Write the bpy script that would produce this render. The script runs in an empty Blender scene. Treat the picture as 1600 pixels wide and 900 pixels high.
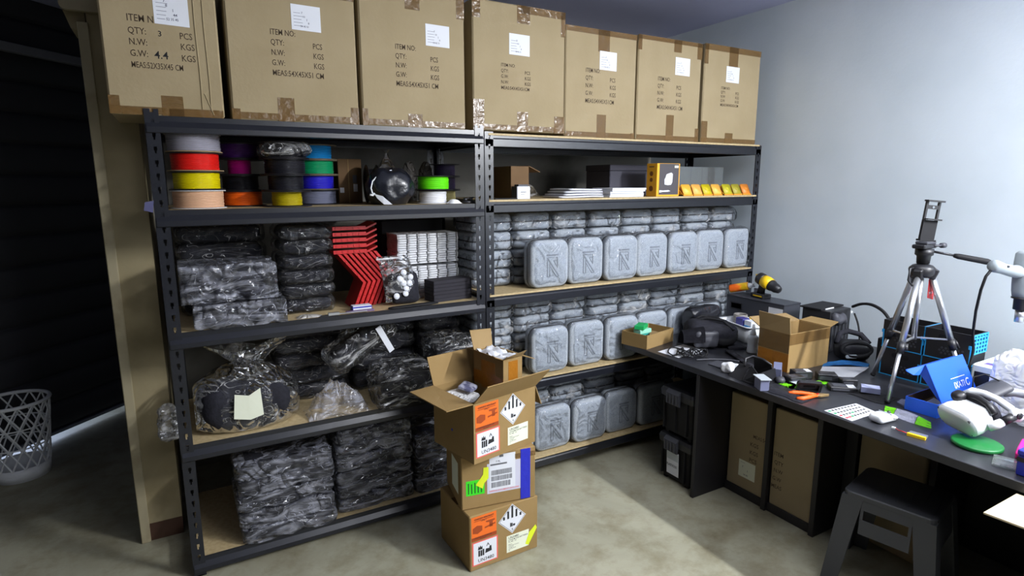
import bpy, bmesh, math, random
from mathutils import Vector, Matrix, noise
PI = math.pi
scene = bpy.context.scene
COL = scene.collection

# ------------------------------------------------------------------ camera
cam_data = bpy.data.cameras.new('camera')
cam_data.sensor_width = 36.0
cam_data.lens = 917.69 * 36.0 / 1600.0
cam_data.clip_start = 0.02
cam = bpy.data.objects.new('camera', cam_data)
COL.objects.link(cam)
YAW, PITCH, ROLL = 0.51895, 0.17795, -0.0023
_f = Vector((math.sin(YAW) * math.cos(PITCH), math.cos(YAW) * math.cos(PITCH), -math.sin(PITCH)))
_r = Vector((math.cos(YAW), -math.sin(YAW), 0))
_u = _r.cross(_f)
_r2 = math.cos(ROLL) * _r + math.sin(ROLL) * _u
_u2 = -math.sin(ROLL) * _r + math.cos(ROLL) * _u
_m = Matrix((_r2, _u2, -_f)).transposed().to_4x4()
_m.translation = Vector((0.0623, -2.5299, 1.5978))
cam.matrix_world = _m
scene.camera = cam

# ------------------------------------------------------------------ light
world = bpy.data.worlds.new('world')
scene.world = world
world.use_nodes = True
world.node_tree.nodes['Background'].inputs[0].default_value = (0.55, 0.6, 0.75, 1)
world.node_tree.nodes['Background'].inputs[1].default_value = 0.03


def area(name, loc, target, sx, sy, power, color):
    d = bpy.data.lights.new(name, 'AREA')
    d.shape = 'RECTANGLE'
    d.size = sx
    d.size_y = sy
    d.energy = power
    d.color = color
    o = bpy.data.objects.new(name, d)
    COL.objects.link(o)
    o.location = loc
    v = Vector(target) - Vector(loc)
    z = -v.normalized()
    y = Vector((0, 1, 0))
    x = y.cross(z).normalized()
    y = z.cross(x)
    o.matrix_world = Matrix((x, y, z)).transposed().to_4x4()
    o.matrix_world.translation = Vector(loc)
    return o


# ceiling tube along y, two added fill lights, and the daylight outside the shutter
area('ceiling_tube_near_wall', (3.0, -2.9, 2.60), (2.1, -1.2, 0.4), 0.06, 1.25, 150, (0.95, 0.97, 1.0))
area('overhead_fill', (1.9, -2.1, 2.62), (1.88, -2.08, 0.0), 1.2, 1.5, 34, (0.95, 0.97, 1.0))  # large soft fill, added overhead to lift the floor shadows
area('room_fill', (2.3, -4.6, 2.1), (2.2, -1.0, 1.0), 1.4, 0.9, 26, (0.94, 0.96, 1.0))  # weak soft fill added behind the camera, no window there
area('daylight_outside', (-1.2, 3.0, 0.5), (-0.7, 1.9, 0.02), 1.0, 0.5, 14, (0.6, 0.72, 1.0))

vs = scene.view_settings
vs.view_transform = 'Standard'
vs.look = 'None'
vs.gamma = 1.0
vs.use_curve_mapping = False
vs.exposure = 0.5


# ------------------------------------------------------------------ materials
def lin(c):
    out = []
    for v in c[:3]:
        v = v / 255.0
        out.append(v / 12.92 if v <= 0.04045 else ((v + 0.055) / 1.055) ** 2.4)
    return (out[0], out[1], out[2], 1.0)


def new_mat(name):
    m = bpy.data.materials.new(name)
    m.use_nodes = True
    nt = m.node_tree
    return m, nt, nt.nodes, nt.links


def mat(name, col, rough=0.6, metal=0.0, col2=None, nscale=8.0, ndetail=6.0, nlo=0.4, nhi=0.65,
        bump=0.0, bscale=40.0, spec=0.5, stretch=None, alpha=None, emit=0.0):
    m, nt, N, L = new_mat(name)
    b = N['Principled BSDF']
    b.inputs['Base Color'].default_value = lin(col)
    b.inputs['Roughness'].default_value = rough
    b.inputs['Metallic'].default_value = metal
    b.inputs['Specular IOR Level'].default_value = spec
    tc = None
    if col2 or bump:
        tc = N.new('ShaderNodeTexCoord')
        mp = N.new('ShaderNodeMapping')
        L.new(tc.outputs['Object'], mp.inputs['Vector'])
        if stretch:
            mp.inputs['Scale'].default_value = stretch
    if col2:
        n = N.new('ShaderNodeTexNoise')
        n.inputs['Scale'].default_value = nscale
        n.inputs['Detail'].default_value = ndetail
        L.new(mp.outputs['Vector'], n.inputs['Vector'])
        r = N.new('ShaderNodeValToRGB')
        r.color_ramp.elements[0].position = nlo
        r.color_ramp.elements[1].position = nhi
        r.color_ramp.elements[0].color = lin(col)
        r.color_ramp.elements[1].color = lin(col2)
        L.new(n.outputs['Fac'], r.inputs['Fac'])
        L.new(r.outputs['Color'], b.inputs['Base Color'])
    if bump:
        n2 = N.new('ShaderNodeTexNoise')
        n2.inputs['Scale'].default_value = bscale
        n2.inputs['Detail'].default_value = 4
        L.new(mp.outputs['Vector'], n2.inputs['Vector'])
        bp = N.new('ShaderNodeBump')
        bp.inputs['Strength'].default_value = bump
        bp.inputs['Distance'].default_value = 0.01
        L.new(n2.outputs['Fac'], bp.inputs['Height'])
        L.new(bp.outputs['Normal'], b.inputs['Normal'])
    if alpha is not None:
        b.inputs['Alpha'].default_value = alpha
    return m


def film_mat(name, tint=(255, 255, 255), haze=0.10, base=0.0, gain=0.5, rough=0.07, bscale=9.0, bump=1.0, clear=(0.97, 0.98, 1.0), milky=0.0, crease=0.75, stretch=(0.8, 1.0, 1.7), lo=0.54, hi=0.74):
    """thin clear crinkled plastic: transparent, glossy by fresnel, a little milky where it is folded over itself, white highlight streaks painted in"""
    m, nt, N, L = new_mat(name)
    N.remove(N['Principled BSDF'])
    out = N['Material Output']
    tc = N.new('ShaderNodeTexCoord')
    n = N.new('ShaderNodeTexNoise')
    n.inputs['Scale'].default_value = bscale
    n.inputs['Detail'].default_value = 1.6
    n.inputs['Distortion'].default_value = 1.8
    oi = N.new('ShaderNodeObjectInfo')
    sc_ = N.new('ShaderNodeMath'); sc_.operation = 'MULTIPLY'; sc_.inputs[1].default_value = 37.0
    L.new(oi.outputs['Random'], sc_.inputs[0])
    va = N.new('ShaderNodeVectorMath'); va.operation = 'ADD'
    L.new(tc.outputs['Object'], va.inputs[0]); L.new(sc_.outputs[0], va.inputs[1])
    L.new(va.outputs[0], n.inputs['Vector'])
    ab = N.new('ShaderNodeMath'); ab.operation = 'SUBTRACT'; ab.inputs[1].default_value = 0.5
    L.new(n.outputs['Fac'], ab.inputs[0])
    ab2 = N.new('ShaderNodeMath'); ab2.operation = 'ABSOLUTE'
    L.new(ab.outputs[0], ab2.inputs[0])
    bp = N.new('ShaderNodeBump')
    bp.inputs['Strength'].default_value = bump
    bp.inputs['Distance'].default_value = 0.06
    L.new(ab2.outputs[0], bp.inputs['Height'])
    gl = N.new('ShaderNodeBsdfGlossy')
    gl.inputs['Roughness'].default_value = rough
    L.new(bp.outputs['Normal'], gl.inputs['Normal'])
    tr = N.new('ShaderNodeBsdfTransparent')
    tr.inputs['Color'].default_value = (*clear, 1)
    df = N.new('ShaderNodeBsdfTranslucent')
    df.inputs['Color'].default_value = lin(tint)
    df2 = N.new('ShaderNodeBsdfDiffuse')
    df2.inputs['Color'].default_value = lin(tint)
    L.new(bp.outputs['Normal'], df2.inputs['Normal'])
    mxd = N.new('ShaderNodeMixShader')
    mxd.inputs[0].default_value = 0.75
    L.new(df.outputs[0], mxd.inputs[1]); L.new(df2.outputs[0], mxd.inputs[2])
    mx1 = N.new('ShaderNodeMixShader')
    mx1.inputs[0].default_value = haze
    if milky:
        n3 = N.new('ShaderNodeTexNoise'); n3.inputs['Scale'].default_value = bscale * 0.9; n3.inputs['Detail'].default_value = 2.5; n3.inputs['Distortion'].default_value = 2.5
        mp3 = N.new('ShaderNodeMapping'); mp3.inputs['Location'].default_value = (3.1, 1.7, 5.3); mp3.inputs['Scale'].default_value = stretch
        L.new(va.outputs[0], mp3.inputs['Vector']); L.new(mp3.outputs['Vector'], n3.inputs['Vector'])
        rp = N.new('ShaderNodeValToRGB')
        e = rp.color_ramp.elements
        e[0].position = lo; e[0].color = (haze, haze, haze, 1)
        e[1].position = hi; e[1].color = (milky, milky, milky, 1)
        L.new(n3.outputs['Fac'], rp.inputs['Fac'])
        # sharp white lines painted in as glints along creases
        n4 = N.new('ShaderNodeTexNoise'); n4.inputs['Scale'].default_value = bscale * 0.8; n4.inputs['Detail'].default_value = 1.0; n4.inputs['Distortion'].default_value = 3.0
        mp4 = N.new('ShaderNodeMapping'); mp4.inputs['Location'].default_value = (7.1, 2.7, 1.3); mp4.inputs['Scale'].default_value = stretch
        L.new(va.outputs[0], mp4.inputs['Vector']); L.new(mp4.outputs['Vector'], n4.inputs['Vector'])
        s4 = N.new('ShaderNodeMath'); s4.operation = 'SUBTRACT'; s4.inputs[1].default_value = 0.5
        a4 = N.new('ShaderNodeMath'); a4.operation = 'ABSOLUTE'
        L.new(n4.outputs['Fac'], s4.inputs[0]); L.new(s4.outputs[0], a4.inputs[0])
        r4 = N.new('ShaderNodeValToRGB')
        r4.color_ramp.elements[0].position = 0.0; r4.color_ramp.elements[0].color = (crease, crease, crease, 1)
        r4.color_ramp.elements[1].position = 0.009; r4.color_ramp.elements[1].color = (0, 0, 0, 1)
        L.new(a4.outputs[0], r4.inputs['Fac'])
        mxx = N.new('ShaderNodeMath'); mxx.operation = 'MAXIMUM'
        L.new(rp.outputs['Color'], mxx.inputs[0]); L.new(r4.outputs['Color'], mxx.inputs[1])
        L.new(mxx.outputs[0], mx1.inputs[0])
    L.new(tr.outputs[0], mx1.inputs[1]); L.new(mxd.outputs[0], mx1.inputs[2])
    fr = N.new('ShaderNodeFresnel')
    fr.inputs['IOR'].default_value = 1.5
    L.new(bp.outputs['Normal'], fr.inputs['Normal'])
    ma = N.new('ShaderNodeMath'); ma.operation = 'MULTIPLY_ADD'
    ma.inputs[1].default_value = gain
    ma.inputs[2].default_value = base
    ma.use_clamp = True
    L.new(fr.outputs[0], ma.inputs[0])
    mx2 = N.new('ShaderNodeMixShader')
    L.new(ma.outputs[0], mx2.inputs[0])
    L.new(mx1.outputs[0], mx2.inputs[1]); L.new(gl.outputs[0], mx2.inputs[2])
    L.new(mx2.outputs[0], out.inputs['Surface'])
    return m


def tape_mat(name, col, a=0.6, rough=0.22):
    m, nt, N, L = new_mat(name)
    b = N['Principled BSDF']
    b.inputs['Base Color'].default_value = lin(col)
    b.inputs['Roughness'].default_value = rough
    b.inputs['Alpha'].default_value = a
    tc = N.new('ShaderNodeTexCoord')
    n = N.new('ShaderNodeTexNoise')
    n.inputs['Scale'].default_value = 30
    L.new(tc.outputs['Object'], n.inputs['Vector'])
    bp = N.new('ShaderNodeBump'); bp.inputs['Strength'].default_value = 0.5; bp.inputs['Distance'].default_value = 0.01
    L.new(n.outputs['Fac'], bp.inputs['Height'])
    L.new(bp.outputs['Normal'], b.inputs['Normal'])
    return m


M = {}
M['wall'] = mat('painted_wall', (205, 215, 223), 0.55, col2=(198, 209, 217), nscale=3, bump=0.08, bscale=60)
M['stained'] = mat('stained_plaster', (150, 148, 140), 0.8, col2=(98, 97, 88), nscale=2.2, ndetail=9, nlo=0.5, nhi=0.72)
M['pillar'] = mat('cream_plaster', (146, 134, 102), 0.75, col2=(122, 110, 80), nscale=4.5, ndetail=8, nlo=0.5, nhi=0.75, bump=0.1, bscale=25)
M['pillar_trim'] = mat('cream_trim', (158, 148, 120), 0.6, col2=(112, 98, 70), nscale=6, nlo=0.55, nhi=0.8)
M['skirting'] = mat('dark_skirting', (70, 46, 34), 0.5)
M['ceil'] = mat('lilac_ceiling', (200, 204, 238), 0.7, col2=(192, 196, 230), nscale=2)
M['outer'] = mat('room_wall', (96, 96, 98), 0.8)
M['shutter'] = mat('dark_shutter', (66, 67, 72), 0.5)
M['black_metal'] = mat('black_powder_coat', (26, 28, 35), 0.30, spec=0.6)
M['board'] = mat('chipboard', (186, 166, 126), 0.65, col2=(172, 151, 110), nscale=60)
M['kraft'] = mat('kraft_cardboard', (156, 141, 111), 0.8, col2=(150, 135, 105), nscale=5, ndetail=8, bump=0.05, bscale=70, spec=0.2)
M['kraft_warm'] = mat('warm_kraft_cardboard', (148, 122, 80), 0.8, col2=(140, 115, 73), nscale=5, ndetail=8, bump=0.05, bscale=70, spec=0.2)
M['kraft_in'] = mat('kraft_inside', (150, 126, 88), 0.85, col2=(142, 118, 80), nscale=6, spec=0.2)
M['kraft_dark'] = mat('brown_cardboard', (112, 88, 62), 0.8, col2=(102, 79, 55), nscale=6, spec=0.2)
M['ink'] = mat('printing_ink', (74, 60, 44), 0.8)
M['black_ink'] = mat('black_ink', (26, 26, 28), 0.7)
M['tape'] = tape_mat('packing_tape', (128, 98, 58), 0.55)
M['tape_orange'] = tape_mat('amber_tape', (176, 112, 30), 0.75, 0.3)
M['paper'] = mat('white_paper', (216, 219, 226), 0.7)
M['paper_cream'] = mat('cream_paper', (222, 226, 205), 0.7)
M['pencil'] = mat('grey_writing', (84, 86, 104), 0.8)
M['film_heavy'] = film_mat('crumpled_clear_film', haze=0.02, base=0.01, gain=0.8, rough=0.07, bscale=7, bump=1.0, milky=0.52, crease=0.6, stretch=(0.8, 1.0, 2.0))
M['film_bright'] = film_mat('creased_clear_film', tint=(228, 231, 246), haze=0.04, base=0.01, gain=0.8, rough=0.08, bscale=7, bump=1.0, milky=0.62, crease=0.7, stretch=(0.8, 1.0, 2.4), lo=0.43, hi=0.84)
M['film_rear'] = film_mat('clear_pouch_film', haze=0.01, base=0.005, gain=0.6, rough=0.07, bscale=7, bump=0.9, milky=0.10, crease=0.35, stretch=(0.7, 1.0, 2.2))
M['film_case'] = film_mat('thin_case_film', haze=0.015, base=0.005, gain=0.6, rough=0.06, bscale=8, bump=0.5, milky=0.07, crease=0.14)
M['film_milky'] = film_mat('milky_film', haze=0.45, base=0.05, gain=0.6, rough=0.3, bscale=12, bump=0.8)
M['film_white'] = film_mat('white_bag_film', haze=0.75, base=0.03, gain=0.4, rough=0.3, bscale=12, bump=0.7)
M['case'] = mat('grey_felt_shell', (164, 171, 179), 0.75, col2=(148, 155, 163), nscale=180, ndetail=2, nlo=0.42, nhi=0.6, bump=0.12, bscale=260, spec=0.25)
M['case_emblem'] = mat('pressed_emblem', (122, 128, 136), 0.75)
M['zip'] = mat('dark_zip', (56, 57, 62), 0.7)
M['black_cloth'] = mat('black_fabric', (34, 34, 42), 0.85, col2=(27, 27, 34), nscale=60, bump=0.2, bscale=90, spec=0.3)
M['black_plastic'] = mat('black_plastic', (30, 30, 34), 0.42)
M['black_matte'] = mat('matte_black', (26, 26, 29), 0.7, spec=0.3)
M['dark_grey'] = mat('dark_grey_plastic', (62, 63, 70), 0.5)
M['desk'] = mat('black_laminate', (40, 41, 46), 0.33, col2=(48, 49, 55), nscale=14, ndetail=8, nlo=0.45, nhi=0.8)
M['desk_side'] = mat('black_board', (30, 29, 33), 0.5)
M['slate'] = mat('slate_plastic', (104, 108, 136), 0.5)
M['white_plastic'] = mat('white_plastic', (226, 230, 234), 0.35)
M['grey_plastic'] = mat('light_grey_plastic', (176, 184, 190), 0.4)
M['alu'] = mat('brushed_aluminium', (200, 203, 208), 0.3, metal=0.85)
M['chrome'] = mat('chrome', (220, 222, 225), 0.15, metal=1.0)
M['red'] = mat('red_plastic', (186, 24, 26), 0.35)
M['blue'] = mat('blue_card', (30, 92, 218), 0.5)
M['sky_blue'] = mat('sky_blue_plastic', (38, 160, 224), 0.45)
M['navy'] = mat('navy_metal', (38, 48, 158), 0.45)
M['yellow'] = mat('yellow_plastic', (240, 196, 20), 0.4)
M['orange'] = mat('orange_rubber', (238, 98, 24), 0.5)
M['green'] = mat('green_plastic', (22, 108, 50), 0.4)
M['lime'] = mat('lime_wrapper', (132, 226, 38), 0.35)
M['pink'] = mat('magenta_plastic', (232, 40, 140), 0.3)
M['blue_cloth'] = mat('blue_cloth', (52, 132, 200), 0.8, col2=(40, 112, 182), nscale=10, nlo=0.45, nhi=0.6)
M['tissue'] = mat('white_tissue', (236, 238, 240), 0.9)
M['concrete'] = None


def concrete():
    m, nt, N, L = new_mat('screed_floor')
    b = N['Principled BSDF']
    tc = N.new('ShaderNodeTexCoord')
    n1 = N.new('ShaderNodeTexNoise'); n1.inputs['Scale'].default_value = 1.5; n1.inputs['Detail'].default_value = 10; n1.inputs['Roughness'].default_value = 0.62; n1.inputs['Distortion'].default_value = 0.6
    L.new(tc.outputs['Object'], n1.inputs['Vector'])
    r = N.new('ShaderNodeValToRGB')
    e = r.color_ramp.elements
    e[0].position = 0.30; e[0].color = lin((126, 120, 99))
    e[1].position = 0.70; e[1].color = lin((172, 170, 150))
    k = e.new(0.5); k.color = lin((153, 151, 131))
    L.new(n1.outputs['Fac'], r.inputs['Fac'])
    n2 = N.new('ShaderNodeTexNoise'); n2.inputs['Scale'].default_value = 6; n2.inputs['Detail'].default_value = 8; n2.inputs['Roughness'].default_value = 0.7
    L.new(tc.outputs['Object'], n2.inputs['Vector'])
    r2 = N.new('ShaderNodeValToRGB')
    r2.color_ramp.elements[0].position = 0.34; r2.color_ramp.elements[0].color = (0.66, 0.61, 0.52, 1)
    r2.color_ramp.elements[1].position = 0.55; r2.color_ramp.elements[1].color = (1, 1, 1, 1)
    L.new(n2.outputs['Fac'], r2.inputs['Fac'])
    mx = N.new('ShaderNodeMixRGB'); mx.blend_type = 'MULTIPLY'; mx.inputs[0].default_value = 0.8
    L.new(r.outputs['Color'], mx.inputs[1]); L.new(r2.outputs['Color'], mx.inputs[2])
    L.new(mx.outputs[0], b.inputs['Base Color'])
    b.inputs['Roughness'].default_value = 0.5
    b.inputs['Specular IOR Level'].default_value = 0.35
    bp = N.new('ShaderNodeBump'); bp.inputs['Strength'].default_value = 0.12; bp.inputs['Distance'].default_value = 0.01
    L.new(n2.outputs['Fac'], bp.inputs['Height']); L.new(bp.outputs['Normal'], b.inputs['Normal'])
    return m


M['concrete'] = concrete()


def winding(name, col, rough=0.35, spec=0.5):
    """filament wound on a spool: fine horizontal ridges"""
    m, nt, N, L = new_mat(name)
    b = N['Principled BSDF']
    b.inputs['Base Color'].default_value = lin(col)
    b.inputs['Roughness'].default_value = rough
    b.inputs['Specular IOR Level'].default_value = spec
    tc = N.new('ShaderNodeTexCoord')
    w = N.new('ShaderNodeTexWave'); w.bands_direction = 'Z'; w.inputs['Scale'].default_value = 75; w.inputs['Distortion'].default_value = 1.2
    L.new(tc.outputs['Object'], w.inputs['Vector'])
    bp = N.new('ShaderNodeBump'); bp.inputs['Strength'].default_value = 0.6; bp.inputs['Distance'].default_value = 0.004
    L.new(w.outputs['Fac'], bp.inputs['Height']); L.new(bp.outputs['Normal'], b.inputs['Normal'])
    return m


# ------------------------------------------------------------------ mesh builder
class MB:
    def __init__(self):
        self.bm = bmesh.new()
        self.mi = 0
        self.sm = False

    def _face(self, vs):
        try:
            f = self.bm.faces.new(vs)
        except ValueError:
            return None
        f.material_index = self.mi
        f.smooth = self.sm
        return f

    def box(self, x0, x1, y0, y1, z0, z1, T=None):
        c = [(x0, y0, z0), (x1, y0, z0), (x1, y1, z0), (x0, y1, z0), (x0, y0, z1), (x1, y0, z1), (x1, y1, z1), (x0, y1, z1)]
        v = [self.bm.verts.new(T @ Vector(p) if T else p) for p in c]
        for q in ((3, 2, 1, 0), (4, 5, 6, 7), (0, 1, 5, 4), (1, 2, 6, 5), (2, 3, 7, 6), (3, 0, 4, 7)):
            self._face([v[i] for i in q])
        return self

    def hexa(self, c):
        v = [self.bm.verts.new(p) for p in c]
        for q in ((3, 2, 1, 0), (4, 5, 6, 7), (0, 1, 5, 4), (1, 2, 6, 5), (2, 3, 7, 6), (3, 0, 4, 7)):
            self._face([v[i] for i in q])
        return self

    def slab(self, pts, t):
        """planar polygon pts (3D) thickened by vector t"""
        t = Vector(t)
        a = [self.bm.verts.new(Vector(p)) for p in pts]
        b = [self.bm.verts.new(Vector(p) + t) for p in pts]
        n = len(pts)
        self._face(a[::-1]); self._face(b)
        for i in range(n):
            self._face([a[i], a[(i + 1) % n], b[(i + 1) % n], b[i]])
        return self

    def bar(self, p, q, w, h, up=(0, 0, 1)):
        p = Vector(p); q = Vector(q)
        d = (q - p).normalized()
        u = Vector(up)
        s = d.cross(u)
        if s.length < 1e-5:
            s = d.cross(Vector((1, 0, 0)))
        s.normalize()
        u = s.cross(d)
        c = []
        for o in (p, q):
            for a, b in ((-1, -1), (1, -1), (1, 1), (-1, 1)):
                c.append(o + s * (a * w / 2) + u * (b * h / 2))
        return self.hexa(c)

    def tube(self, pts, r, n=8, caps=True, closed=False):
        pts = [Vector(p) for p in pts]
        rs = r if isinstance(r, (list, tuple)) else [r] * len(pts)
        rings = []
        prev = None
        m = len(pts)
        for i, p in enumerate(pts):
            if closed:
                d = pts[(i + 1) % m] - pts[i - 1]
            else:
                d = pts[min(i + 1, m - 1)] - pts[max(i - 1, 0)]
            d.normalize()
            if prev is None:
                a = d.cross(Vector((0, 0, 1)))
                if a.length < 1e-4:
                    a = d.cross(Vector((0, 1, 0)))
            else:
                a = prev - d * prev.dot(d)
            a.normalize()
            prev = a
            b = d.cross(a)
            rings.append([self.bm.verts.new(p + (a * math.cos(2 * PI * k / n) + b * math.sin(2 * PI * k / n)) * rs[i]) for k in range(n)])
        rng = range(m if closed else m - 1)
        for i in rng:
            A = rings[i]; B = rings[(i + 1) % m]
            for k in range(n):
                self._face([A[k], A[(k + 1) % n], B[(k + 1) % n], B[k]])
        if caps and not closed:
            self._face(rings[0][::-1]); self._face(rings[-1])
        return self

    def lathe(self, prof, n=28, T=None, close=False):
        """revolve (r, z) about z"""
        rings = []
        for r, z in prof:
            if r < 1e-6:
                p = Vector((0, 0, z)); rings.append([self.bm.verts.new(T @ p if T else p)])
            else:
                ring = []
                for k in range(n):
                    p = Vector((r * math.cos(2 * PI * k / n), r * math.sin(2 * PI * k / n), z))
                    ring.append(self.bm.verts.new(T @ p if T else p))
                rings.append(ring)
        pairs = list(zip(rings[:-1], rings[1:]))
        if close:
            pairs.append((rings[-1], rings[0]))
        for A, B in pairs:
            for k in range(n):
                if len(A) == 1 and len(B) == 1:
                    continue
                if len(A) == 1:
                    self._face([A[0], B[(k + 1) % n], B[k]])
                elif len(B) == 1:
                    self._face([A[k], A[(k + 1) % n], B[0]])
                else:
                    self._face([A[k], A[(k + 1) % n], B[(k + 1) % n], B[k]])
        return self

    def cyl(self, p, q, r0, r1=None, n=18):
        p = Vector(p); q = Vector(q)
        r1 = r0 if r1 is None else r1
        d = q - p
        T = Matrix.Translation(p) @ d.to_track_quat('Z', 'Y').to_matrix().to_4x4()
        h = d.length
        return self.lathe([(0, 0), (r0, 0), (r1, h), (0, h)], n, T)

    def prism(self, poly, a, b, axis='y', T=None):
        """extrude a 2D polygon; axis y: poly is (x,z); axis z: (x,y); axis x: (y,z)"""
        def P(u, v, t):
            p = {'y': (u, t, v), 'z': (u, v, t), 'x': (t, u, v)}[axis]
            return T @ Vector(p) if T else p
        A = [self.bm.verts.new(P(u, v, a)) for u, v in poly]
        B = [self.bm.verts.new(P(u, v, b)) for u, v in poly]
        n = len(poly)
        self._face(A); self._face(B[::-1])
        for i in range(n):
            self._face([A[i], B[i], B[(i + 1) % n], A[(i + 1) % n]])
        return self

    def loft(self, rings, cap=True, closed_ring=True):
        R = [[self.bm.verts.new(p) for p in r] for r in rings]
        n = len(R[0])
        for A, B in zip(R[:-1], R[1:]):
            for k in range(n if closed_ring else n - 1):
                self._face([A[k], A[(k + 1) % n], B[(k + 1) % n], B[k]])
        if cap:
            self._face(R[0][::-1]); self._face(R[-1])
        return self

    def sheet(self, fn, nu, nv):
        g = [[self.bm.verts.new(fn(i / nu, j / nv)) for j in range(nv + 1)] for i in range(nu + 1)]
        for i in range(nu):
            for j in range(nv):
                self._face([g[i][j], g[i + 1][j], g[i + 1][j + 1], g[i][j + 1]])
        return self

    def rbox(self, sx, sy, sz, r, n=8, c=(0, 0, 0), disp=None, T=None, p=1.0):
        """rounded box of n segments a side, centred at c; disp(point, normal) -> offset vector"""
        c = Vector(c)
        h = Vector((sx / 2, sy / 2, sz / 2))
        r = min(r, h.x, h.y, h.z)
        cache = {}

        def V(i, j, k):
            key = (i, j, k)
            if key in cache:
                return cache[key]
            def sp(t, hh):
                # concentrate samples near the rounding
                return t * hh
            q = Vector((sp(2 * i / n - 1, h.x), sp(2 * j / n - 1, h.y), sp(2 * k / n - 1, h.z)))
            inner = Vector((max(-h.x + r, min(h.x - r, q.x)), max(-h.y + r, min(h.y - r, q.y)), max(-h.z + r, min(h.z - r, q.z))))
            d = q - inner
            nn = d.normalized() if d.length > 1e-9 else Vector((0, 0, 1))
            pt = inner + nn * r if d.length > 1e-9 else q
            if disp:
                pt = pt + disp(pt, nn)
            pt = pt + c
            if T:
                pt = T @ pt
            v = self.bm.verts.new(pt)
            cache[key] = v
            return v
        for a in range(n):
            for b in range(n):
                for s in (0, n):
                    q = [(a, b, s), (a + 1, b, s), (a + 1, b + 1, s), (a, b + 1, s)]
                    self._face([V(*t) for t in (q if s else q[::-1])])
                    q = [(a, s, b), (a + 1, s, b), (a + 1, s, b + 1), (a, s, b + 1)]
                    self._face([V(*t) for t in (q[::-1] if s else q)])
                    q = [(s, a, b), (s, a + 1, b), (s, a + 1, b + 1), (s, a, b + 1)]
                    self._face([V(*t) for t in (q if s else q[::-1])])
        return self

    def mesh(self, name, mats, bevel=0.0):
        if bevel:
            bmesh.ops.bevel(self.bm, geom=list(self.bm.edges), offset=bevel, segments=1, affect='EDGES', profile=0.5, clamp_overlap=True)
        bmesh.ops.recalc_face_normals(self.bm, faces=list(self.bm.faces))
        me = bpy.data.meshes.new(name)
        self.bm.to_mesh(me)
        self.bm.free()
        for m in (mats if isinstance(mats, (list, tuple)) else [mats]):
            me.materials.append(m)
        return me


def obj(name, mb, mats, parent=None, loc=None, rot=None, bevel=0.0, label=None):
    me = mb.mesh(name, mats, bevel) if isinstance(mb, MB) else mb
    o = bpy.data.objects.new(name, me)
    COL.objects.link(o)
    if parent:
        o.parent = parent
    if loc is not None:
        o.location = loc
    if rot is not None:
        o.rotation_euler = rot
    if label:
        o['label'] = label
    return o


def tag(o, label, cat, group=None, kind=None):
    o['label'] = label
    o['category'] = cat
    if group:
        o['group'] = group
    if kind:
        o['kind'] = kind
    return o


def thing(name, label, cat, loc=(0, 0, 0), rz=0.0, group=None, rot=None):
    o = bpy.data.objects.new(name, None)
    o.empty_display_size = 0.05
    COL.objects.link(o)
    o.location = loc
    o.rotation_euler = rot if rot else (0, 0, rz)
    return tag(o, label, cat, group)


def solo(name, label, cat, mb, mats, loc=(0, 0, 0), rz=0.0, group=None, rot=None, bevel=0.0):
    o = obj(name, mb, mats, None, loc, rot if rot else (0, 0, rz), bevel)
    return tag(o, label, cat, group)


def struct(name, mb, m, bevel=0.0):
    o = obj(name, mb, m, bevel=bevel)
    o['kind'] = 'structure'
    return o


def dup(root, loc, rz=0.0, label=None, group=None, rot=None, mats=None):
    r = root.copy()
    COL.objects.link(r)
    r.location = loc
    r.rotation_euler = rot if rot else (0, 0, rz)
    if label:
        r['label'] = label
    if group:
        r['group'] = group
    for ch in list(root.children):
        c = ch.copy(); COL.objects.link(c); c.parent = r
        for g in list(ch.children):
            d = g.copy(); COL.objects.link(d); d.parent = c
    return r


def ridge(p, freq, seed, amp, octv=2):
    v = 0.0; a = 1.0; f = freq
    for _ in range(octv):
        v += a * (0.5 - abs(noise.noise(p * f + Vector((seed, seed * 1.7, -seed)))))
        a *= 0.5; f *= 2.1
    return v * amp


def crinkle(freq, amp, seed, octv=2):
    def d(p, n):
        return n * (ridge(p, freq, seed, amp, octv))
    return d


def lumps(freq, amp, seed):
    def d(p, n):
        q = p * freq + Vector((seed, -seed, seed * 0.5))
        return Vector((noise.noise(q), noise.noise(q + Vector((7, 0, 0))), noise.noise(q + Vector((0, 7, 0))))) * amp
    return d


def clampbox(f, lo, hi):
    """displacement f kept inside the box lo..hi"""
    def d(p, n):
        q = p + f(p, n)
        q = Vector((min(max(q.x, lo[0]), hi[0]), min(max(q.y, lo[1]), hi[1]), min(max(q.z, lo[2]), hi[2])))
        return q - p
    return d


def both(*fs):
    def d(p, n):
        v = Vector((0, 0, 0))
        for f in fs:
            v = v + f(p, n)
        return v
    return d


def rrect(w, h, r, n=6, cx=0.0, cz=0.0):
    """rounded rectangle outline, counter-clockwise"""
    out = []
    for sx, sz, a0 in ((1, 1, 0), (-1, 1, 90), (-1, -1, 180), (1, -1, 270)):
        for k in range(n + 1):
            a = math.radians(a0 + 90 * k / n)
            out.append((cx + sx * (w / 2 - r) + r * math.cos(a), cz + sz * (h / 2 - r) + r * math.sin(a)))
    return out


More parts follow.
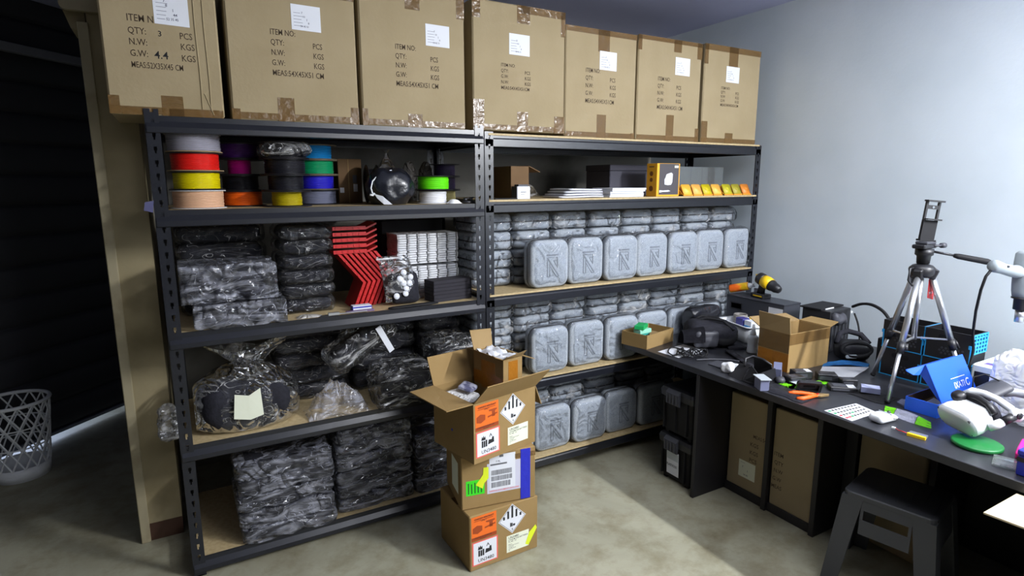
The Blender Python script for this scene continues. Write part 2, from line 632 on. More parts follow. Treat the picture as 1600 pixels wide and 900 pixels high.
# writing: every line becomes letters lying just in front of a surface
def text_mb(lines, origin, xd, zd, mb=None):
    """lines: (string, x, z, size, x_scale); origin + xd*x + zd*z is the lower left of each line"""
    mb = mb or MB()
    origin = Vector(origin); xd = Vector(xd).normalized(); zd = Vector(zd).normalized()
    for s, x, z, size, sx in lines:
        cu = bpy.data.curves.new('t', 'FONT')
        cu.body = s
        cu.size = size
        cu.resolution_u = 2
        cu.offset = size * 0.007
        o = bpy.data.objects.new('t', cu)
        COL.objects.link(o)
        bpy.context.view_layer.update()
        me = bpy.data.meshes.new_from_object(o.evaluated_get(bpy.context.evaluated_depsgraph_get()))
        vs = [mb.bm.verts.new(origin + xd * (x + v.co.x * sx) + zd * (z + v.co.y)) for v in me.vertices]
        for p in me.polygons:
            mb._face([vs[i] for i in p.vertices])
        bpy.data.objects.remove(o)
        bpy.data.curves.remove(cu)
        bpy.data.meshes.remove(me)
    return mb

# ================================================================== the room
XW = 3.40      # right wall
YB = 1.08      # back wall
ZC = 2.665     # ceiling
struct('floor', MB().box(-2.6, 3.6, -4.8, 4.2, -0.06, 0.0), M['concrete'])
struct('wall_right', MB().box(XW, XW + 0.12, -4.8, YB + 0.12, 0, ZC), M['wall'])
struct('wall_back', MB().box(-0.03, XW + 0.12, YB, YB + 0.12, 0, ZC), M['stained'])
struct('ceiling', MB().box(-2.6, 3.6, -4.8, 4.2, ZC, ZC + 0.1), M['ceil'])
struct('wall_front', MB().box(-2.6, 3.6, -4.9, -4.8, 0, ZC), M['outer'])
struct('wall_left', MB().box(-2.7, -2.6, -4.9, 1.0, 0, ZC), M['outer'])
struct('trim_1', MB().box(-0.165, -0.03, 0.385, YB + 0.12, 0.085, ZC), M['pillar'])           # end pier of the back wall
struct('trim_2', MB().box(-0.197, -0.160, 0.376, YB + 0.12, 0.0, 2.21), M['pillar_trim'], 0.003)
sk = MB()
sk.box(-0.165, -0.03, 0.388, 0.5, 0, 0.085)
struct('baseboard_left', sk, M['skirting'])
# the stub of a pipe bracket where the pier meets the header
hd = MB()
hd.prism(rrect(0.17, 0.05, 0.02, 4, -0.16, 2.27), 0.36, 0.385, 'y')
struct('trim_3', hd, M['pillar_trim'], 0.002)
hd2 = MB()
hd2.slab([(-0.36, 0.40, 2.66), (-0.17, 0.40, 2.66), (-0.17, 0.40, 2.17), (-0.22, 0.40, 2.19)], (0, 0.2, 0))
struct('trim_4', hd2, M['pillar'])

# roller shutter standing at an angle behind the opening
SH0 = Vector((-1.75, 0.87, 0)); SH1 = Vector((0.35, 3.12, 0))
sd = (SH1 - SH0).normalized(); sn = Vector((sd.y, -sd.x, 0))
sh = MB(); sh.sm = True
prof = []
z = 0.05
while z < 2.62:
    for t, d in ((0.0, 0.0), (0.008, 0.012), (0.03, 0.022), (0.09, 0.024), (0.15, 0.022), (0.166, 0.012), (0.172, 0.0)):
        prof.append((z + t, d))
    z += 0.178
ringA = [SH0 + sn * d + Vector((0, 0, zz)) for zz, d in prof]
ringB = [SH1 + sn * d + Vector((0, 0, zz)) for zz, d in prof]
sh.loft([ringA, ringB], cap=False, closed_ring=False)
struct('door_1', sh, M['shutter'])
bt = MB()
bt.bar(SH0 + Vector((0, 0, 0.042)) + sn * 0.012, SH1 + Vector((0, 0, 0.042)) + sn * 0.012, 0.03, 0.02)
struct('trim_5', bt, mat('shutter_bottom_bar', (150, 156, 170), 0.4, metal=0.4), 0.002)
hb = MB()
hb.bar(SH0 + Vector((0, 0, 2.36)) + sn * 0.05, SH1 + Vector((0, 0, 2.36)) + sn * 0.05, 0.05, 0.05)
struct('trim_6', hb, mat('shutter_head_bar', (150, 152, 160), 0.4), 0.004)

# ------------------------------------------------------------------ wastebasket by the shutter
wb = thing('wastebasket', 'white plastic lattice wastebasket on the dark floor in front of the roller shutter', 'wastebasket', (-0.80, 1.47, 0))
RB, RT, HB = 0.125, 0.165, 0.43
b = MB(); b.sm = True
b.lathe([(0, 0.004), (RB - 0.004, 0.004), (RB + 0.006, 0.075), (RB + 0.009, 0.075), (RB + 0.002, 0.0), (0, 0.0)], 40)
obj('solid_base', b, M['white_plastic'], wb)
b = MB(); b.sm = True
b.tube([(RT * math.cos(a * PI / 20), RT * math.sin(a * PI / 20), HB) for a in range(40)], 0.010, 8, closed=True)
obj('rim', b, M['white_plastic'], wb)
b = MB()
NS = 15
for sgn in (1, -1):
    for k in range(NS):
        pts = []
        for j in range(11):
            t = j / 10
            rr = RB + 0.006 + (RT - RB - 0.006) * t
            a = 2 * PI * k / NS + sgn * t * 2 * PI * 3.0 / NS
            pts.append((rr * math.cos(a), rr * math.sin(a), 0.07 + t * (HB - 0.07)))
        b.tube(pts, 0.0045, 5)
for hz in (0.19, 0.30):
    rr = RB + 0.006 + (RT - RB - 0.006) * (hz - 0.07) / (HB - 0.07)
    b.tube([(rr * math.cos(a * PI / 16), rr * math.sin(a * PI / 16), hz) for a in range(32)], 0.004, 5, closed=True)
obj('lattice', b, M['white_plastic'], wb)

# ================================================================== shelving
RD = 0.60


def post_mb(x, y, H, sx, sy, HF):
    """slotted angle upright: x,y the outer corner, sx/sy the way the flanges run; keyholes are real gaps"""
    mb = MB()
    w = 0.046; t = 0.0025; hw = 0.011
    def bx(a0, a1, b0, b1, z0, z1):
        xs = sorted((x + sx * a0, x + sx * a1)); ys = sorted((y + sy * b0, y + sy * b1))
        mb.box(xs[0], xs[1], ys[0], ys[1], z0, z1)
    c = w / 2 + 0.002
    bx(0, c - hw / 2, 0, t, 0, H)
    bx(c + hw / 2, w, 0, t, 0, H)
    z = 0.0; pitch = 0.048
    while z < H:
        z0 = z; z1 = min(z + pitch - 0.024, H)
        bx(c - hw / 2, c + hw / 2, 0, t, z0, z1)
        # lower, narrower throat of the keyhole
        if z + pitch < H:
            bx(c - hw / 2, c - hw / 4, 0, t, z1, z1 + 0.010)
            bx(c + hw / 4, c + hw / 2, 0, t, z1, z1 + 0.010)
        z += pitch
    bx(0, t, t, 0.04, 0, HF)
    bx(0, 0.038, 0.0, 0.038, 0, 0.006)
    return mb


def beam_mb(x0, x1, y, zt, s, lip, h=0.062):
    """stepped boltless beam along x; s = -1 shows its face to -y; lip: how far the sloping ledge steps out"""
    k = lip / 0.013
    p = [(0.004, 0.0), (0.0, -0.001), (0.0, -0.020), (-0.013 * k, -0.020 - 0.021 * k), (-0.013 * k, -h + 0.003), (-0.013 * k + 0.003, -h), (0.012, -h), (0.012, -h + 0.003),
         (-0.013 * k + 0.004, -h + 0.005), (-0.013 * k + 0.004, -0.023 - 0.021 * k), (0.010, -0.024), (0.030, -0.012), (0.030, -0.009), (0.006, -0.009)]
    mb = MB()
    mb.prism([(y - a, zt + b) for a, b in p] if s > 0 else [(y + a, zt + b) for a, b in p], x0, x1, 'x')
    return mb


def rack(name, label, x0, x1, H, levels, recess):
    t = thing(name, label, 'shelving', (x0, 0, 0))
    W = x1 - x0
    for px, sx in ((0, 1), (W, -1)):
        for py, sy in ((0, 1), (RD, -1)):
            top = levels[-1] - 0.003
            obj('post', post_mb(px, py, H if sy > 0 and (recess or sx > 0) else top, sx, sy, top), M['black_metal'], t)
    for z in levels:
        obj('beam', beam_mb(0.004, W - 0.004, 0.004, z, -1, 0.013 if recess else 0.004), M['black_metal'], t, bevel=0)
        obj('beam', beam_mb(0.004, W - 0.004, RD - 0.004, z, 1, 0.004), M['black_metal'], t)
        for px in (0.006, W - 0.006 - 0.012):
            obj('side_beam', MB().box(px, px + 0.012, 0.045, RD - 0.045, z - 0.06, z - 0.002), M['black_metal'], t)
        obj('shelf_board', MB().box(0.02, W - 0.02, 0.008 if recess else -0.002, RD - 0.01, z - 0.009 if recess else z - 0.0085, z - 0.0005 if recess else z + 0.001), M['board'], t)
    return t


L1Z, L2Z, L3Z, L4Z, L5Z = 0.0805, 0.570, 1.031, 1.4995, 1.838
R1Z, R2Z, R3Z, R4Z, R5Z = 0.1213, 0.5778, 1.0476, 1.514, 1.826
rack('shelving_unit', 'black boltless metal shelving unit on the left holding filament spools and bagged black goods', 0.0, 1.356, 1.860, (L1Z, L2Z, L3Z, L4Z, L5Z), True)
rack('shelving_unit', 'longer black boltless metal shelving unit against the right wall holding rows of grey cases', 1.361, 3.329, 1.834, (R1Z, R2Z, R3Z, R4Z, R5Z), False)
R5Z += 0.0016; R4Z += 0.001; R3Z += 0.001; R2Z += 0.001; R1Z += 0.001

# ================================================================== the big cartons on top
def carton(label, x0, x1, z0, h, d, yf, lines=None, lab=None, tapes=(), hand=(), wrinkle=0, group='large cartons on top of the shelving'):
    w = x1 - x0
    t = thing('carton', label, 'carton', (x0, yf, z0), group=group)
    mb = MB()
    mb.box(0, w, 0, d, 0, h)
    obj('box_body', mb, M['kraft'], t, bevel=0.006)
    e = 0.0008
    if tapes:
        for (a, b_, c, dd) in tapes:
            obj('packing_tape', MB().box(a * w, b_ * w, -e, 0, c * h, dd * h), M['tape'], t)
        # the strip that comes round from the bottom flap
        obj('packing_tape', MB().box(0.004, w - 0.004, -e * 0.9, 0, 0.004, 0.028), M['tape'], t)
    if lines:
        obj('printed_text', text_mb(lines, (0, -e * 1.2, 0), (1, 0, 0), (0, 0, 1)), M['ink'], t)
    if hand:
        obj('handwriting', text_mb(hand, (0, -e * 1.2, 0), (1, 0, 0), (0, 0, 1)), M['black_ink'], t)
    if wrinkle:
        wk = MB()
        for px, top in ((0.80, 1.0), (0.88, 1.0)):
            pts = [(w * (px + 0.004 * math.sin(7 * k)), -0.001, h * (0.06 + (top - 0.06) * k / 10)) for k in range(11)]
            wk.tube(pts, 0.0025, 6)
        wk.tube([(w * 0.83, -0.001, h * 0.17), (w * 0.9, -0.001, h * 0.02)], 0.002, 6)
        obj('crease', wk, M['kraft'], t)
    if lab:
        a, b_, c, dd, tl = lab
        pl = obj('paper_label', MB().slab([(a, -e * 1.6, c), (b_, -e * 1.6, c - tl), (b_, -e * 1.6, dd - tl), (a, -e * 1.6, dd)], (0, 0.0006, 0)), M['paper'], t)
        pw = MB()
        rnd = random.Random(int(x0 * 1000) + 7)
        lw = b_ - a; lh = dd - c
        for k in range(5):
            zz = dd - lh * (0.34 + 0.125 * k)
            pw.box(a + lw * 0.08, a + lw * (0.30 + rnd.random() * 0.12), -e * 2.2, -e * 1.7, zz, zz + 0.0012)
        obj('written_lines', pw, M['pencil'], pl)
        ws = [("7", a + lw * 0.28, dd - lh * 0.30, 0.016, 1), ("8", a + lw * 0.34, dd - lh * 0.44, 0.014, 1), ("1", a + lw * 0.52, dd - lh * 0.58, 0.014, 1),
              ("44", a + lw * 0.55, dd - lh * 0.72, 0.013, 1), ("52 35 45", a + lw * 0.34, dd - lh * 0.86, 0.012, 0.9)]
        if x0 > -0.05:
            ws = [("7", a + lw * 0.34, dd - lh * 0.36, 0.011, 1), ("10", a + lw * 0.38, dd - lh * 0.50, 0.010, 1), ("1", a + lw * 0.50, dd - lh * 0.62, 0.012, 1),
                  ("8", a + lw * 0.56, dd - lh * 0.74, 0.010, 1), ("54 45 51", a + lw * 0.30, dd - lh * 0.88, 0.010, 0.9)]
        obj('written_figures', text_mb(ws, (0, -e * 2.3, 0), (1, 0, 0), (0, 0, 1)), M['pencil'], pl)
    return t


def std_lines(x, z0, dz, xr, meas, size=0.030, sx=0.78, order=('QTY:', 'N.W:', 'G.W:')):
    """ITEM NO block: left column at x, first line z0, spacing dz, right column ends at xr"""
    out = [('ITEM NO:', x, z0, size, sx)]
    for k, (s, u) in enumerate(zip(order, ('PCS', 'KGS', 'KGS'))):
        out.append((s, x, z0 - dz * (k + 1), size, sx))
        out.append((u, xr - 0.038 * size / 0.030, z0 - dz * (k + 1) - 0.001, size, sx))
    out.append((meas, x, z0 - dz * 4, size, sx))
    return out


# 1: the smaller one overhanging at the left end
X = -0.1
carton('left end carton marked 52X35X45 with handwritten 3 and 4.4, overhanging the post', -0.100, 0.262, L5Z, 0.50, 0.38, 0.005,
       [('ITEM NO:', -0.021 - X, 0.314, 0.033, 0.78), ('QTY:', -0.021 - X, 0.273, 0.031, 0.8), ('PCS', 0.136 - X, 0.270, 0.031, 0.8), ('N.W:', -0.021 - X, 0.236, 0.031, 0.8), ('KGS', 0.136 - X, 0.233, 0.031, 0.8),
        ('G.W:', -0.021 - X, 0.198, 0.031, 0.8), ('KGS', 0.136 - X, 0.194, 0.031, 0.8), ('MEAS:52X35X45 CM', -0.021 - X, 0.160, 0.029, 0.63)],
       (0.063 - X, 0.172 - X, 0.314, 0.42, 0.002), tapes=((0.0, 0.09, 0.0, 0.125), (0.44, 0.63, 0.0, 0.14), (0.1, 0.4, 0.0, 0.045), (0.5, 0.98, 0.0, 0.05)),
       hand=(('3', 0.069 - X, 0.272, 0.026, 1.0), ('4.4', 0.052 - X, 0.196, 0.036, 1.0)), wrinkle=1)
for k, (lab_, x0, x1, h, yf, tx, zt, dz, xr, ms, lb, tp) in enumerate((
    ('second carton from the left above the left unit, MEAS 54X45X51, label at its top centre', 0.289, 0.773, 0.56, 0.005, 0.443, 2.180, 0.0375, 0.638, 'MEAS:54X45X51 CM', (0.525, 0.636, 2.187, 2.281),
     ((0.34, 0.47, 0.0, 0.16), (0.0, 0.06, 0.0, 0.07), (0.93, 1.0, 0.0, 0.12), (0.88, 1.0, 0.86, 1.0))),
    ('third carton from the left, the last one standing wholly on the left unit', 0.789, 1.266, 0.565, 0.005, 0.940, 2.178, 0.0375, 1.137, 'MEAS:54X45X51 CM', (1.080, 1.192, 2.186, 2.276),
     ((0.42, 0.56, 0.0, 0.10), (0.42, 0.56, 0.86, 1.0), (0.0, 0.05, 0.0, 0.12), (0.92, 1.0, 0.84, 1.0))),
    ('tallest middle carton standing forward over the joint of the two shelving units', 1.306, 1.815, 0.574, 0.004, 1.452, 2.152, 0.0255, 1.610, 'MEAS:54X45X51CM', (1.497, 1.609, 2.178, 2.272),
     ((0.46, 0.58, 0.0, 0.16), (0.46, 0.60, 0.86, 1.0), (0.0, 0.11, 0.0, 0.24), (0.88, 1.0, 0.0, 0.14), (0.0, 0.08, 0.86, 1.0), (0.5, 1.0, 0.94, 1.0), (0.95, 1.0, 0.8, 1.0))),
    ('third carton from the right wall, its left side tucked behind the tallest carton', 1.824, 2.286, 0.538, 0.012, 1.949, 2.172, 0.0375, 2.145, 'MEAS:54X45X51CM', (2.038, 2.149, 2.171, 2.263),
     ((0.44, 0.57, 0.0, 0.22), (0.44, 0.60, 0.80, 1.0), (0.0, 1.0, 0.95, 1.0), (0.94, 1.0, 0.0, 0.06))),
    ('second carton from the right wall on top of the right shelving unit', 2.292, 2.768, 0.545, 0.006, 2.436, 2.168, 0.0375, 2.615, 'MEAS:54X45X51 CM', (2.563, 2.675, 2.188, 2.282),
     ((0.46, 0.58, 0.0, 0.26), (0.54, 0.66, 0.88, 1.0), (0.0, 0.05, 0.86, 1.0), (0.0, 1.0, 0.96, 1.0), (0.94, 1.0, 0.0, 0.14), (0.92, 1.0, 0.84, 1.0))),
    ('carton at the right end of the top row, nearest the pale wall', 2.790, 3.272, 0.553, 0.005, 2.936, 2.158, 0.0240, 3.090, 'MEAS:54X45X51CM', (2.974, 3.086, 2.181, 2.271),
     ((0.42, 0.56, 0.0, 0.11), (0.42, 0.58, 0.78, 1.0), (0.0, 0.10, 0.0, 0.22), (0.0, 1.0, 0.94, 1.0), (0.0, 0.06, 0.8, 1.0))),
)):
    zb = L5Z if x0 < 1.29 else R5Z
    order = ('QTY:', 'G.W:', 'N.W:') if k == 2 else ('QTY:', 'N.W:', 'G.W:')
    sm = dz < 0.03
    carton(lab_, x0, x1, zb + (0.013 if k == 2 else 0.0), h, 0.50, yf, std_lines(tx - x0, zt - zb - (0.02 if k != 2 else 0.032), dz, xr - x0, ms, 0.022 if sm else 0.030, 0.84 if sm else 0.74, order),
           (lb[0] - x0, lb[1] - x0, lb[2] - zb, lb[3] - zb, 0.001), tapes=tp)

# ================================================================== grey cases in clear plastic
CW, CD, CH = 0.242, 0.097, 0.256


def case_body():
    mb = MB(); mb.sm = True
    prof = ((0.0, 0.026), (0.003, 0.012), (0.010, 0.004), (0.020, 0.0), (0.050, 0.0), (0.0505, 0.001), (0.0615, 0.001), (0.062, 0.0), (0.092, 0.0), (0.102, 0.004), (0.109, 0.012), (0.112, 0.026))
    rings = []
    for y, ins in prof:
        rings.append([(u, y, v + CH / 2) for u, v in rrect(CW - 2 * ins, CH - 2 * ins, 0.05 - ins * 0.7, 6)])
    mb.loft(rings)
    return mb


def emblem_mb():
    """pressed monogram: a bar over an N whose right half closes a small triangle"""
    mb = MB()
    y0, y1 = -0.0022, 0.0012
    def st(a, b, w=0.007):
        a = Vector((a[0], 0, a[1])); b = Vector((b[0], 0, b[1]))
        d = (b - a).normalized(); s = Vector((-d.z, 0, d.x)) * w / 2
        mb.hexa([a - s + Vector((0, y0, 0)), b - s + Vector((0, y0, 0)), b - s + Vector((0, y1, 0)), a - s + Vector((0, y1, 0)),
                 a + s + Vector((0, y0, 0)), b + s + Vector((0, y0, 0)), b + s + Vector((0, y1, 0)), a + s + Vector((0, y1, 0))])
    cx, cz = 0.012, 0.118
    st((cx - 0.040, cz + 0.058), (cx + 0.036, cz + 0.058), 0.009)
    st((cx - 0.036, cz + 0.044), (cx + 0.032, cz + 0.044), 0.004)
    st((cx - 0.034, cz + 0.042), (cx - 0.034, cz - 0.060), 0.005)
    st((cx - 0.018, cz + 0.020), (cx - 0.018, cz - 0.060), 0.005)
    st((cx - 0.034, cz - 0.060), (cx - 0.016, cz - 0.060), 0.005)
    st((cx - 0.030, cz + 0.038), (cx + 0.040, cz - 0.058), 0.007)
    st((cx - 0.014, cz - 0.006), (cx + 0.022, cz - 0.058), 0.004)
    st((cx + 0.022, cz - 0.060), (cx + 0.042, cz - 0.060), 0.005)
    st((cx + 0.030, cz + 0.042), (cx + 0.030, cz - 0.012), 0.005)
    st((cx + 0.006, cz + 0.026), (cx + 0.026, cz + 0.026), 0.004)
    st((cx + 0.006, cz + 0.026), (cx + 0.026, cz - 0.004), 0.004)
    return mb


def zip_mb():
    mb = MB(); mb.sm = True
    rings = []
    for y, ins in ((0.0515, -0.0), (0.0525, -0.0018), (0.0595, -0.0018), (0.0605, -0.0)):
        rings.append([(u, y, v + CH / 2) for u, v in rrect(CW - 2 * ins, CH - 2 * ins, 0.05 - ins, 6)])
    mb.loft(rings, cap=False)
    return mb


def wrap_mb(seed, amp=0.016, n=16):
    mb = MB(); mb.sm = True
    c = Vector((0, CD / 2, CH / 2))
    def d(p, nn):
        a = amp
        if nn.y < -0.5:
            a = amp * 0.35
        return nn * (0.002 + ridge(p, 13, seed, a, 2))
    lo = (-0.1206, -0.0005 - CD / 2, -CH / 2)
    hi = (0.1206, 0.0968 - CD / 2, CH / 2 + 0.012)
    mb.rbox(CW - 0.004, CD - 0.002, CH, 0.045, n, c, clampbox(d, lo, hi))
    return mb


body_me = case_body().mesh('shell', M['case'])
emb_me = emblem_mb().mesh('emblem', M['case_emblem'])
zip_me = zip_mb().mesh('zip_band', M['zip'])
for me in (body_me, emb_me, zip_me):
    for v in me.vertices:
        v.co = Vector((v.co.x * 0.975, 0.0025 + v.co.y * 0.82, 0.002 + v.co.z * 0.975))
wrap_me = [wrap_mb(s * 3.1).mesh('plastic_wrap', M['film_case']) for s in range(5)]
wrap_loose = [wrap_mb(s * 2.3 + 40, 0.030, 18).mesh('plastic_wrap', M['film_heavy']) for s in range(4)]
rnd = random.Random(4)


def new_case(label, group, loc, rot, wrap, emblem=True):
    t = thing('protective_case', label, 'case', loc, group=group, rot=rot)
    for nm, me in (('shell', body_me), ('zip_band', zip_me), ('plastic_wrap', wrap)):
        obj(nm, me, None, t)
    if emblem:
        obj('emblem', emb_me, None, t)
    return t


ORD = ('first', 'second', 'third', 'fourth', 'fifth', 'sixth', 'seventh', 'eighth', 'ninth')
proto_case = None
FRONT = {
    'middle': (R3Z, [1.632 + 0.2418 * q for q in range(7)], [0.9, 1, 1.4, .6, 1.2, .4, .6]),
    'lower': (R2Z, [1.640, 1.893, 2.140, 2.383, 2.626, 2.869], [0.4, 1.2, 0.8, 1.0, 0.6, 1]),
    'bottom': (R1Z, [1.420, 1.672, 1.920, 2.163, 2.408], [0.4, 0.5, 1.0, 1.2, .6]),
}
WHERE = {'middle': 'the third shelf down', 'lower': 'the fourth shelf down', 'bottom': 'the lowest shelf'}
k = 0
for shelf, (z, xs, tw) in FRONT.items():
    for i, x in enumerate(xs):
        lab = 'grey monogrammed case standing upright, %s from the left on %s' % (ORD[i], WHERE[shelf])
        grp = 'upright grey cases on ' + WHERE[shelf]
        y = 0.016 + (0.012 if i % 2 else 0.0)
        dz = 0.0015
        if proto_case is None:
            proto_case = new_case(lab, grp, (x + CW / 2, y, z + dz), (0, 0, 0), wrap_me[0])
            c = proto_case
        else:
            c = dup(proto_case, (x + CW / 2, y, z + dz), 0, lab, grp)
            for ch in c.children:
                if ch.name.startswith('plastic_wrap'):
                    ch.data = wrap_me[k % 5]
        rnd.random()
        k += 1
# the stacks lying flat behind them
proto_flat = None
LAY = ('bottom', 'second', 'third', 'top')
for shelf, z, cols, layers in (('middle', R3Z, range(0, 8), 4), ('lower', R2Z, range(0, 8), 4), ('bottom', R1Z, range(0, 6), 4)):
    for ci in cols:
        for la in range(layers):
            x = 1.505 + 0.2475 * ci
            y = 0.175 + rnd.uniform(-0.004, 0.012)
            lab = '%s wrapped case of the %s flat stack behind upright cases on %s' % (LAY[la] if la < layers - 1 else 'topmost', ORD[ci], WHERE[shelf])
            grp = 'flat grey cases behind the upright ones on ' + WHERE[shelf]
            dzl = 0.0975
            loc = (x + rnd.uniform(-0.001, 0.001), y, z + 0.001 + dzl * la + CD)
            rot = (-PI / 2, 0, 0)
            if proto_flat is None:
                proto_flat = new_case(lab, grp, loc, rot, wrap_loose[0], False)
                c = proto_flat
            else:
                c = dup(proto_flat, loc, 0, lab, grp, rot)
                for ch in c.children:
                    if ch.name.startswith('plastic_wrap'):
                        ch.data = wrap_loose[(k * 7 + la) % 4]
            k += 1

# ================================================================== fourth shelf up, right unit
Z4 = R4Z + 0.0006
# open brown carton at its left end
t = thing('carton', 'open brown carton with one flap out beside the middle uprights', 'carton', (1.560, 0.10, Z4))
mb = MB(); w, d, h, th = 0.105, 0.27, 0.163, 0.004
mb.box(0, w, 0, d, 0, th)
mb.box(0, th, 0, d, th, h); mb.box(w - th, w, 0, d, th, h); mb.box(th, w - th, 0, th, th, h); mb.box(th, w - th, d - th, d, th, h)
obj('box_body', mb, M['kraft_dark'], t)
obj('flap', MB().slab([(w, 0.0, h), (w, d, h), (w + 0.075, d - 0.01, h - 0.03), (w + 0.075, 0.01, h - 0.03)], (0, 0, 0.004)), M['kraft_dark'], t)
# small white box in front of it
t = thing('small_box', 'small white box with a dark lid standing before the open brown carton', 'box', (1.552, 0.028, Z4))
obj('box_body', MB().box(0, 0.078, 0, 0.05, 0, 0.062), M['paper'], t, bevel=0.001)
obj('lid', MB().box(0.012, 0.07, 0.005, 0.045, 0.062, 0.072), M['dark_grey'], t, bevel=0.001)
obj('printed_text', text_mb([('standard', 0.022, 0.032, 0.009, 1), ('size  M', 0.025, 0.022, 0.006, 1)], (0, -0.0006, 0), (1, 0, 0), (0, 0, 1)), M['black_ink'], t)
obj('dark_edge', MB().box(-0.0005, 0.004, -0.0004, 0.05, 0.0, 0.062), M['dark_grey'], t)
# flat dark tray under it
solo('cable_strip', 'thin black flat strip lying in front of the open brown carton', 'strip', MB().box(0, 0.125, 0, 0.012, 0, 0.006), M['black_matte'], (1.42, 0.010, Z4))


def crumple(w, d, h, seed, n=22, spikes=0.5):
    """a heap of crumpled film"""
    mb = MB(); mb.sm = True
    def f(u, v):
        x = (u - 0.5) * w; y = (v - 0.5) * d
        m = max(0.0, 1 - (2 * abs(u - 0.5)) ** 2.4) * max(0.0, 1 - (2 * abs(v - 0.5)) ** 2.4)
        p = Vector((x, y, seed))
        z = h * m * (0.45 + 0.55 * (0.5 + noise.noise(p * 9))) + h * spikes * m * max(0, ridge(p, 16, seed, 1.0, 2))
        return Vector((x + 0.012 * noise.noise(p * 14 + Vector((9, 0, 0))), y + 0.012 * noise.noise(p * 14 + Vector((0, 9, 0))), max(0.0015, z)))
    mb.sheet(f, n, n)
    return mb


solo('plastic_sheet', 'crumpled clear plastic lying behind the small white box', 'plastic', crumple(0.16, 0.14, 0.06, 3.3), M['film_heavy'], (1.80, 0.36, Z4 + 0.0006))
# stacked sheets of paper, two piles
for i in range(4):
    mb = MB(); mb.sm = True
    mb.rbox(0.285 - 0.02 * i, 0.18, 0.0105, 0.004, 10, (0, 0, 0.0056), lambda p, nn, i=i: Vector((0, 0, 0.0012 * math.sin(22 * p.x + i) + (0.06 * p.x * p.x if i > 1 else 0))))
    t = solo('plastic_sleeve', ('lowest', 'second', 'third', 'topmost')[i] + ' pale flat sleeve in the pile between small white box and paper bundles', 'sleeve', mb, mat('pale_sleeve', (196, 198, 206), 0.3), (1.955 + 0.010 * i, 0.115 + 0.004 * i, Z4 + 0.0006 + 0.0122 * i), (-0.03, 0.05, -0.02, 0.06)[i], 'flat pale sleeves')
for i in range(5):
    mb = MB()
    mb.box(-0.122, 0.122, -0.09, 0.09, 0, 0.0096)
    solo('paper_stack', ('lowest', 'second', 'middle', 'fourth', 'topmost')[i] + ' white paper bundle in the pile beside the orange product carton', 'paper', mb, M['paper'], (2.262 + rnd.uniform(-0.012, 0.012), 0.112 + rnd.uniform(-0.008, 0.004), Z4 + 0.0004 + 0.0100 * i), rnd.uniform(-0.05, 0.05), 'white paper bundles', bevel=0.001)
# dark box deep in the shelf
t = thing('dark_box', 'plain dark grey box at the back behind the white papers', 'box', (2.36, 0.30, Z4))
obj('box_body', MB().box(0, 0.34, 0, 0.24, 0, 0.150), mat('dark_card', (66, 66, 78), 0.7), t, bevel=0.004)
obj('lid', MB().box(-0.003, 0.343, -0.003, 0.243, 0.150, 0.186), mat('dark_card_lid', (60, 60, 72), 0.7), t, bevel=0.004)
# yellow and black product carton
t = thing('product_box', 'orange-sided product carton with dark front picturing a white device', 'box', (2.482, 0.030, Z4))
obj('box_body', MB().box(0, 0.178, 0, 0.085, 0, 0.188), mat('amber_card', (236, 170, 40), 0.45), t, bevel=0.001)
obj('front_panel', MB().box(0.018, 0.170, -0.0008, 0, 0.010, 0.186), mat('charcoal_print', (74, 70, 74), 0.45), t)
pic = MB(); pic.prism([(0.060, 0.068), (0.058, 0.096), (0.066, 0.108), (0.072, 0.125), (0.085, 0.130), (0.110, 0.136), (0.122, 0.128), (0.120, 0.080), (0.110, 0.066), (0.085, 0.064)], -0.0016, -0.0008, 'y')
obj('device_picture', pic, M['paper'], t)
sw = MB(); sw.prism([(0.022, 0.022), (0.022, 0.036), (0.050, 0.034), (0.092, 0.036), (0.108, 0.030), (0.088, 0.026), (0.050, 0.026)], -0.0016, -0.0008, 'y')
obj('caption_picture', sw, M['paper'], t)
obj('badge', MB().box(0.135, 0.165, -0.0016, -0.0008, 0.163, 0.176), M['paper_cream'], t)
side = MB()
side.box(-0.0008, 0, 0.025, 0.065, 0.166, 0.172)
obj('side_caption', side, M['kraft_dark'], t)
for zz, r in ((0.130, 0.014), (0.095, 0.012), (0.045, 0.016)):
    obj('side_icon', MB().cyl((-0.0012, 0.045, zz), (0.0, 0.045, zz), r, n=14), mat('brown_print', (120, 70, 24), 0.6), t)
# clear plastic containers
M['acrylic'] = film_mat('clear_acrylic', haze=0.10, base=0.06, gain=0.7, rough=0.08, bscale=2, bump=0.05, clear=(0.80, 0.88, 0.90))
for i in range(4):
    t = thing('clear_container', 'clear acrylic container behind the yellow trays, %s from the left' % ORD[i], 'container', (2.80 + 0.108 * i, 0.17 + 0.01 * i, Z4), group='clear acrylic containers')
    mb = MB(); w, d, h, th = 0.102, 0.16, 0.172, 0.002
    mb.box(0, w, 0, d, 0, th); mb.box(0, th, 0, d, th, h); mb.box(w - th, w, 0, d, th, h); mb.box(th, w - th, 0, th, th, h); mb.box(th, w - th, d - th, d, th, h)
    obj('box_body', mb, M['acrylic'], t)
    obj('rim', MB().box(-0.001, w + 0.001, -0.0015, 0.0035, h, h + 0.004), M['acrylic'], t)
